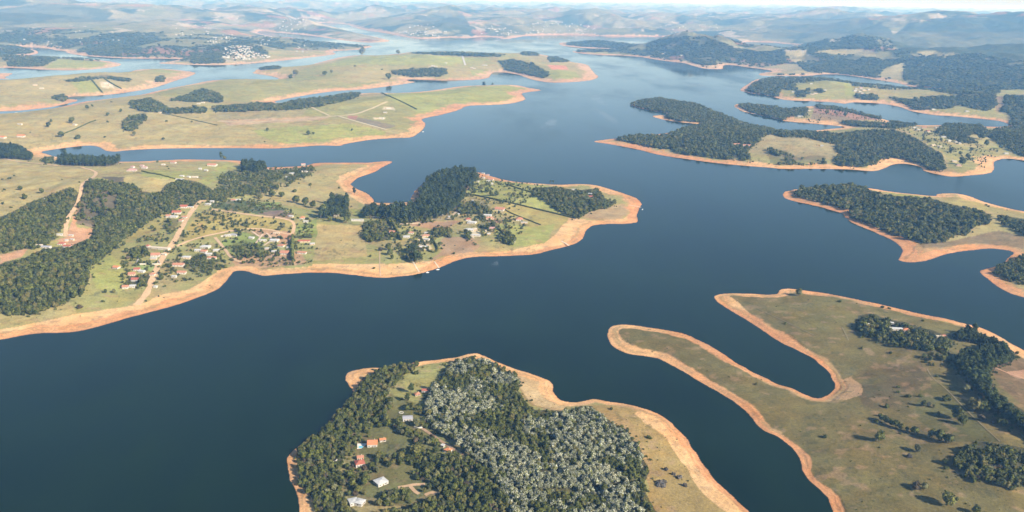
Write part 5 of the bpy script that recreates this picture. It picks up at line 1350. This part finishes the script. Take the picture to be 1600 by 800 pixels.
def house(x, y, z, w, d, h, rot, rc, kind, label, group=None, detail=False, wall='wall', rise=None):
    r = link('house', None, None, (x, y, z), rot); r.empty_display_size = 3
    tag(r, label, 'house', group)
    v, f = box_geo(-w/2, w/2, -d/2, d/2, -1.5, h)
    link('wall', mesh_np('wall', v, f, [M[wall]]), r)
    if rise is None: rise = min(w, d)*(0.26 if rc in 'rsop' else 0.10)
    v, f = roof_geo(w, d, h+0.14, rise, kind)
    link('roof', mesh_np('roof', v, f, [M['roof_'+rc]]), r)
    if detail or w > 7:
        v, f = box_geo(-0.5, 0.5, -d/2-0.06, -d/2+0.01, 0.02, 2.1)
        link('door', mesh_np('door', v, f, [M['wood']]), r)
        n = 2 if not detail else 3
        for i in range(n):
            cx_ = (-0.32+0.64*i/(n-1))*w
            if abs(cx_) < 0.9: cx_ = w*0.18
            v, f = box_geo(cx_-0.65, cx_+0.65, -d/2-0.05, -d/2+0.01, 1.0, 2.15)
            wn = link('window', mesh_np('window', v, f, [M['glass']]), r)
            if detail:
                v, f = box_geo(cx_-0.8, cx_+0.8, -d/2-0.16, -d/2+0.01, 0.86, 0.98)
                link('sill', mesh_np('sill', v, f, [M['deck']]), wn)
        if detail:
            for s in (-1, 1):
                v, f = box_geo(s*w/2-0.05, s*w/2+0.05, -0.7, 0.7, 1.0, 2.15)
                link('window', mesh_np('window', v, f, [M['glass']]), r)
            v, f = box_geo(w*0.22-0.35, w*0.22+0.35, d*0.12-0.3, d*0.12+0.3, h, h+rise+0.9)
            if rc in 'ros': link('chimney', mesh_np('chimney', v, f, [M['wall_tan']]), r)
    return r

CN = {'r':'red roofed','s':'salmon tiled','o':'orange tiled','p':'pink roofed','w':'white roofed','g':'grey roofed','c':'cream roofed'}
ORD = ['first','second','third','fourth','fifth','sixth','seventh','eighth','ninth','tenth','eleventh','twelfth']
from collections import defaultdict
grp = defaultdict(list)
for rec in HREC: grp[(rec[0], rec[4])].append(rec)
for (place, c), lst in grp.items():
    lst.sort(key=lambda q: q[1])
    for i, (pl, px, py, w, c, dep, x, y, z) in enumerate(lst):
        if len(lst) == 1: lab = '%s house %s' % (CN[c], place)
        elif len(lst) == 2: lab = '%s house %s, the %s of two' % (CN[c], place, ('left', 'right')[i])
        else: lab = '%s house %s, %s from the left' % (CN[c], place, ORD[i])
        w = max(4.0, w); d = max(3.5, min(w*dep*1.15, 16)) if dep > 0.3 else max(4.0, w*dep)
        rr = random.Random(int(px*13+py))
        far_ = math.hypot(x, y)
        house(x, y, z, w, d, (2.9 if dep < .9 else 3.4)*(1 if far_ < 2600 else 1.35), rr.uniform(-0.28, 0.22), c, 'gable' if rr.random() < 0.6 else 'hip', lab, 'houses of the lakeside villages', False, 'wall' if rr.random() < .8 else 'wall_tan')
for (px, py, w, d, h, rot, c, kind, lab) in NEAR_HOUSES:
    x, y, z = [float(v) for v in ground(px, py, h)]
    house(x, y, z, w, d, h, math.radians(rot), c, kind, lab, None, True, 'wall' if c != 's' else 'wall_tan')

# far towns on the slopes: one thing per house while they can be counted, the rest as one mass
def far_house_mesh(rng, w, d, h, c):
    v, f = box_geo(-w/2, w/2, -d/2, d/2, -2, h); v2, f2 = roof_geo(w, d, h+0.1, d*0.2, 'gable')
    return np.array(v+v2), [tuple(q) for q in f]+[tuple(i+8 for i in q) for q in f2], [0]*len(f)+[1]*len(f2)
TOWN = [(338,94),(341,80),(352,74),(375,70),(392,72),(400,84),(418,86),(422,90),(395,93),(370,93),(350,91)]
rng = np.random.default_rng(5); cnt = 0; tries = 0; tp = []
pool = {}
for c in 'wwcps':
    v, f, mi = far_house_mesh(rng, 13, 10, 5, c); pool.setdefault(c, mesh_np('town_house', v, f, [M['wall'], M['roof_'+c]], mi))
while cnt < 110 and tries < 6000:
    tries += 1
    px = rng.uniform(336, 424); py = rng.uniform(69, 95)
    if not inpoly(np.array([px]), np.array([py]), TOWN)[0]: continue
    x, y, z = [float(v) for v in ground(px, py)]
    if any(abs(px-a)*1.2+abs(py-b_)*3 < 5.2 for a, b_ in tp): continue
    tp.append((px, py)); cnt += 1
    c = 'wwwwcps'[rng.integers(7)]
    o = link('town_house', pool[c], None, (x, y, z), rng.uniform(-0.5, 0.5), [rng.uniform(0.8, 1.7)]*2+[1.2])
    tag(o, 'tiny %s house packed in the white town on the far left shore' % CN[c], 'town house', 'houses of the far white town')
MASS = [([(318,68),(330,60),(350,54),(372,52),(372,58),(362,66),(345,70)],60),([(425,40),(440,35),(480,38),(492,44),(470,46),(430,44)],40),([(618,50),(640,42),(660,38),(680,44),(705,52),(690,57),(650,57)],60),
 ([(800,50),(830,42),(870,34),(905,36),(935,44),(930,52),(870,52),(820,55)],90),([(402,60),(425,52),(425,70),(405,72)],30),([(460,66),(490,68),(480,82),(460,84)],18),([(730,44),(800,40),(800,56),(760,54)],30),([(260,40),(330,36),(330,55),(270,56)],30),([(0,60),(160,44),(200,66),(60,70)],26),([(1000,40),(1100,30),(1150,50),(1020,54)],30)]
V = []; Fc = []; MI = []; n0 = 0
for poly, n in MASS:
    p = np.array(poly); k = 0; tr = 0
    while k < n and tr < n*30:
        tr += 1
        px = rng.uniform(p[:, 0].min(), p[:, 0].max()); py = rng.uniform(p[:, 1].min(), p[:, 1].max())
        if not inpoly(np.array([px]), np.array([py]), poly)[0]: continue
        x, y, z = [float(v) for v in ground(px, py)]
        if grid_at(SD, x, y) < 20: continue
        w = math.hypot(x, y)/F*rng.uniform(0.8, 2.0)
        v, f, mi = far_house_mesh(rng, w, w*0.7, min(9, w*0.4), 'w')
        a = rng.uniform(-0.6, 0.6); ca, sa = math.cos(a), math.sin(a)
        v = np.column_stack([v[:, 0]*ca-v[:, 1]*sa+x, v[:, 0]*sa+v[:, 1]*ca+y, v[:, 2]+z])
        V.append(v); Fc += [tuple(i+n0 for i in q) for q in f]; MI += [0 if q == 0 else (1 if rng.random() < 0.75 else 2) for q in mi]; n0 += len(v); k += 1
tag(link('far_town', mesh_np('far_town', np.vstack(V), Fc, [M['town'], M['town'], M['roof_p']], MI)), 'hazy scatter of white houses in the towns beyond the lake', None, None, 'stuff')

# ================================================================ piers, boats, pool and other built things
def pier(p0, p1, w, label):
    x0, y0, z0 = [float(v) for v in ground(*p0)]; x1, y1 = [float(v) for v in unproj(*p1)]
    L = math.hypot(x1-x0, y1-y0); a = math.atan2(y1-y0, x1-x0)
    zz = max(0.9, min(z0, 2.5)+0.4)
    r = link('pier', None, None, (x0, y0, 0), a); tag(r, label, 'pier')
    v, f = box_geo(0, L, -w/2, w/2, zz-0.18, zz); link('deck', mesh_np('deck', v, f, [M['pier']]), r)
    for i in range(1, 6):
        for s in (-1, 1):
            xx = L*i/5-0.4
            v, f = box_geo(xx-0.15, xx+0.15, s*w*0.4-0.15, s*w*0.4+0.15, -3, zz-0.18); link('post', mesh_np('post', v, f, [M['wood']]), r)
pier((874.5,374.5),(889,385.5),2.6,'pale wooden pier over the orange beach of the middle point')
pier((983,320.5),(1001.5,325.5),2.4,'long thin pale pier at the tip of the middle point')
def boat(px, py, L, rot, label):
    x, y = [float(v) for v in unproj(px, py)]
    r = link('boat', None, None, (x, y, 0.0), rot); tag(r, label, 'boat')
    n = 9; V = []; F_ = []
    for i in range(n):
        t_ = i/(n-1); hw = L*0.17*math.sin(math.pi*min(1, 0.22+t_*0.9))**0.7 if t_ < .99 else 0.03
        xx = (t_-0.5)*L
        V += [(xx, -hw, 0.75+0.25*t_), (xx, -hw*0.7, -0.2), (xx, hw*0.7, -0.2), (xx, hw, 0.75+0.25*t_)]
    for i in range(n-1):
        a = 4*i
        for k in range(3): F_.append((a+k, a+k+1, a+k+5, a+k+4))
        F_.append((a+3, a, a+4, a+7))
    F_ += [(0,3,2,1)]
    link('hull', mesh_np('hull', V, F_, [M['boat']]), r)
    v, f = box_geo(-L*0.18, L*0.1, -L*0.1, L*0.1, 0.8, 1.7); link('cabin', mesh_np('cabin', v, f, [M['boat']]), r)
    v, f = box_geo(L*0.1, L*0.13, -L*0.09, L*0.09, 1.0, 1.6); link('windscreen', mesh_np('windscreen', v, f, [M['glass']]), r)
boat(668,426,6,0.3,'small white boat nearest the footpath foot on the south beach')
boat(684,421.5,7,0.4,'white boat moored further along the curved south beach')
boat(1004,327.5,6,1.0,'small white boat at the end of the long thin pier')
boat(661,206,7,0.6,'tiny white boat beside the red beach of the yellow green point')

x, y, z = [float(v) for v in ground(565,697)]
r = link('swimming_pool', None, None, (x, y, z), 0.12); tag(r, 'blue swimming pool with white paved terrace beside the orange roof', 'pool')
v, f = box_geo(-5, 5.5, -6, 6, -1.5, 0.22); link('terrace', mesh_np('terrace', v, f, [M['deck']]), r)
wmat = mat_plain('pool_water', (0.12,0.50,0.60), 0.08, 1, 0.08, 0.5)
v, f = box_geo(-3, 1.5, -4.5, -0.3, 0.1, 0.26); link('water', mesh_np('water', v, f, [wmat]), r)
v, f = box_geo(-3.4, -3.0, -4.9, 0.1, 0.1, 0.36); link('rim', mesh_np('rim', v, f, [M['wall']]), r)
v, f = box_geo(-5, -4.7, -6, 6, 0.22, 1.5); link('parapet', mesh_np('parapet', v, f, [M['wall']]), r)
x, y, z = [float(v) for v in ground(627,645)]
bm = bmesh.new(); n = 24
ring = [[bm.verts.new((rad*math.cos(i*6.2832/n), rad*math.sin(i*6.2832/n), zz)) for i in range(n)] for rad, zz in ((3.1,-0.6),(3.1,0.6),(2.1,0.6),(2.1,-0.6))]
for k in range(3):
    for i in range(n): bm.faces.new((ring[k][i], ring[k][(i+1) % n], ring[k+1][(i+1) % n], ring[k+1][i]))
mm = bpy.data.meshes.new('rim'); bm.to_mesh(mm); bm.free(); mm.materials.append(M['wall'])
r = link('round_basin', None, None, (x, y, z)); tag(r, 'white round basin on the lawn beside the grey roofed house', 'basin')
link('rim', mm, r)
bm = bmesh.new(); bmesh.ops.create_circle(bm, cap_ends=True, segments=24, radius=2.15); bmesh.ops.translate(bm, verts=bm.verts, vec=(0, 0, 0.2))
mm = bpy.data.meshes.new('soil'); bm.to_mesh(mm); bm.free(); mm.materials.append(mat_plain('basin_soil', (0.16,0.17,0.08), 0.2, 1)); link('soil', mm, r)

def wall_run(pl, h, label, thick=0.35, mat='wall', name='garden_wall'):
    c = np.array(pl, float); x, y, z = ground(c[:, 0], c[:, 1]); cen = (float(x.mean()), float(y.mean()), float(z.mean()))
    bm = bmesh.new()
    for i in range(len(x)-1):
        a = Vector((x[i]-cen[0], y[i]-cen[1], 0)); b_ = Vector((x[i+1]-cen[0], y[i+1]-cen[1], 0)); d_ = (b_-a).normalized(); n_ = Vector((-d_.y, d_.x, 0))*thick/2
        za, zb = z[i]-cen[2], z[i+1]-cen[2]; a = a-d_*0.0; b_ = b_-d_*thick*0.51 if i < len(x)-2 else b_
        q = [bm.verts.new(p_) for p_ in (a-n_+Vector((0,0,za-1)), b_-n_+Vector((0,0,zb-1)), b_+n_+Vector((0,0,zb-1)), a+n_+Vector((0,0,za-1)), a-n_+Vector((0,0,za+h)), b_-n_+Vector((0,0,zb+h)), b_+n_+Vector((0,0,zb+h)), a+n_+Vector((0,0,za+h)))]
        for f_ in ((0,1,5,4),(1,2,6,5),(2,3,7,6),(3,0,4,7),(4,5,6,7)): bm.faces.new([q[k] for k in f_])
    me_ = bpy.data.meshes.new(name); bm.to_mesh(me_); bm.free(); me_.materials.append(M[mat])
    tag(link(name, me_, None, cen), label, 'wall')
wall_run([(216,406),(212.5,413.5),(250.5,413.5),(248,408)],2.4,'pale wall round the yard beside the red and white houses',1.0)
wall_run([(647,668.5),(653,670.5),(660,669)],2.2,'low white wall at the top of the brown track',0.8)
wall_run([(516,725),(525,722),(527,719)],2.0,'short white wall on the headland bank wood edge',0.6)
wall_run([(549,345.5),(568,346)],2.2,'long white wall on the edge of the pale square field',0.8)
wall_run([(345,370),(361,366.5)],2.2,'white wall running to the grey roofed house in the loop',0.8)

# ================================================================ render settings
SC.render.engine = 'CYCLES'
cy = SC.cycles
cy.max_bounces = 6; cy.diffuse_bounces = 2; cy.glossy_bounces = 2; cy.volume_bounces = 3; cy.transmission_bounces = 2; cy.transparent_max_bounces = 4
cy.use_denoising = True
try:
    cy.denoiser = 'OPENIMAGEDENOISE'; cy.denoising_input_passes = 'RGB_ALBEDO_NORMAL'
except Exception: pass
cy.sample_clamp_indirect = 4.0
vs = SC.view_settings
SC.display_settings.display_device = 'sRGB'
vs.view_transform = 'Standard'; vs.look = 'None'; vs.gamma = 1.0; vs.use_curve_mapping = False; vs.exposure = 0.9
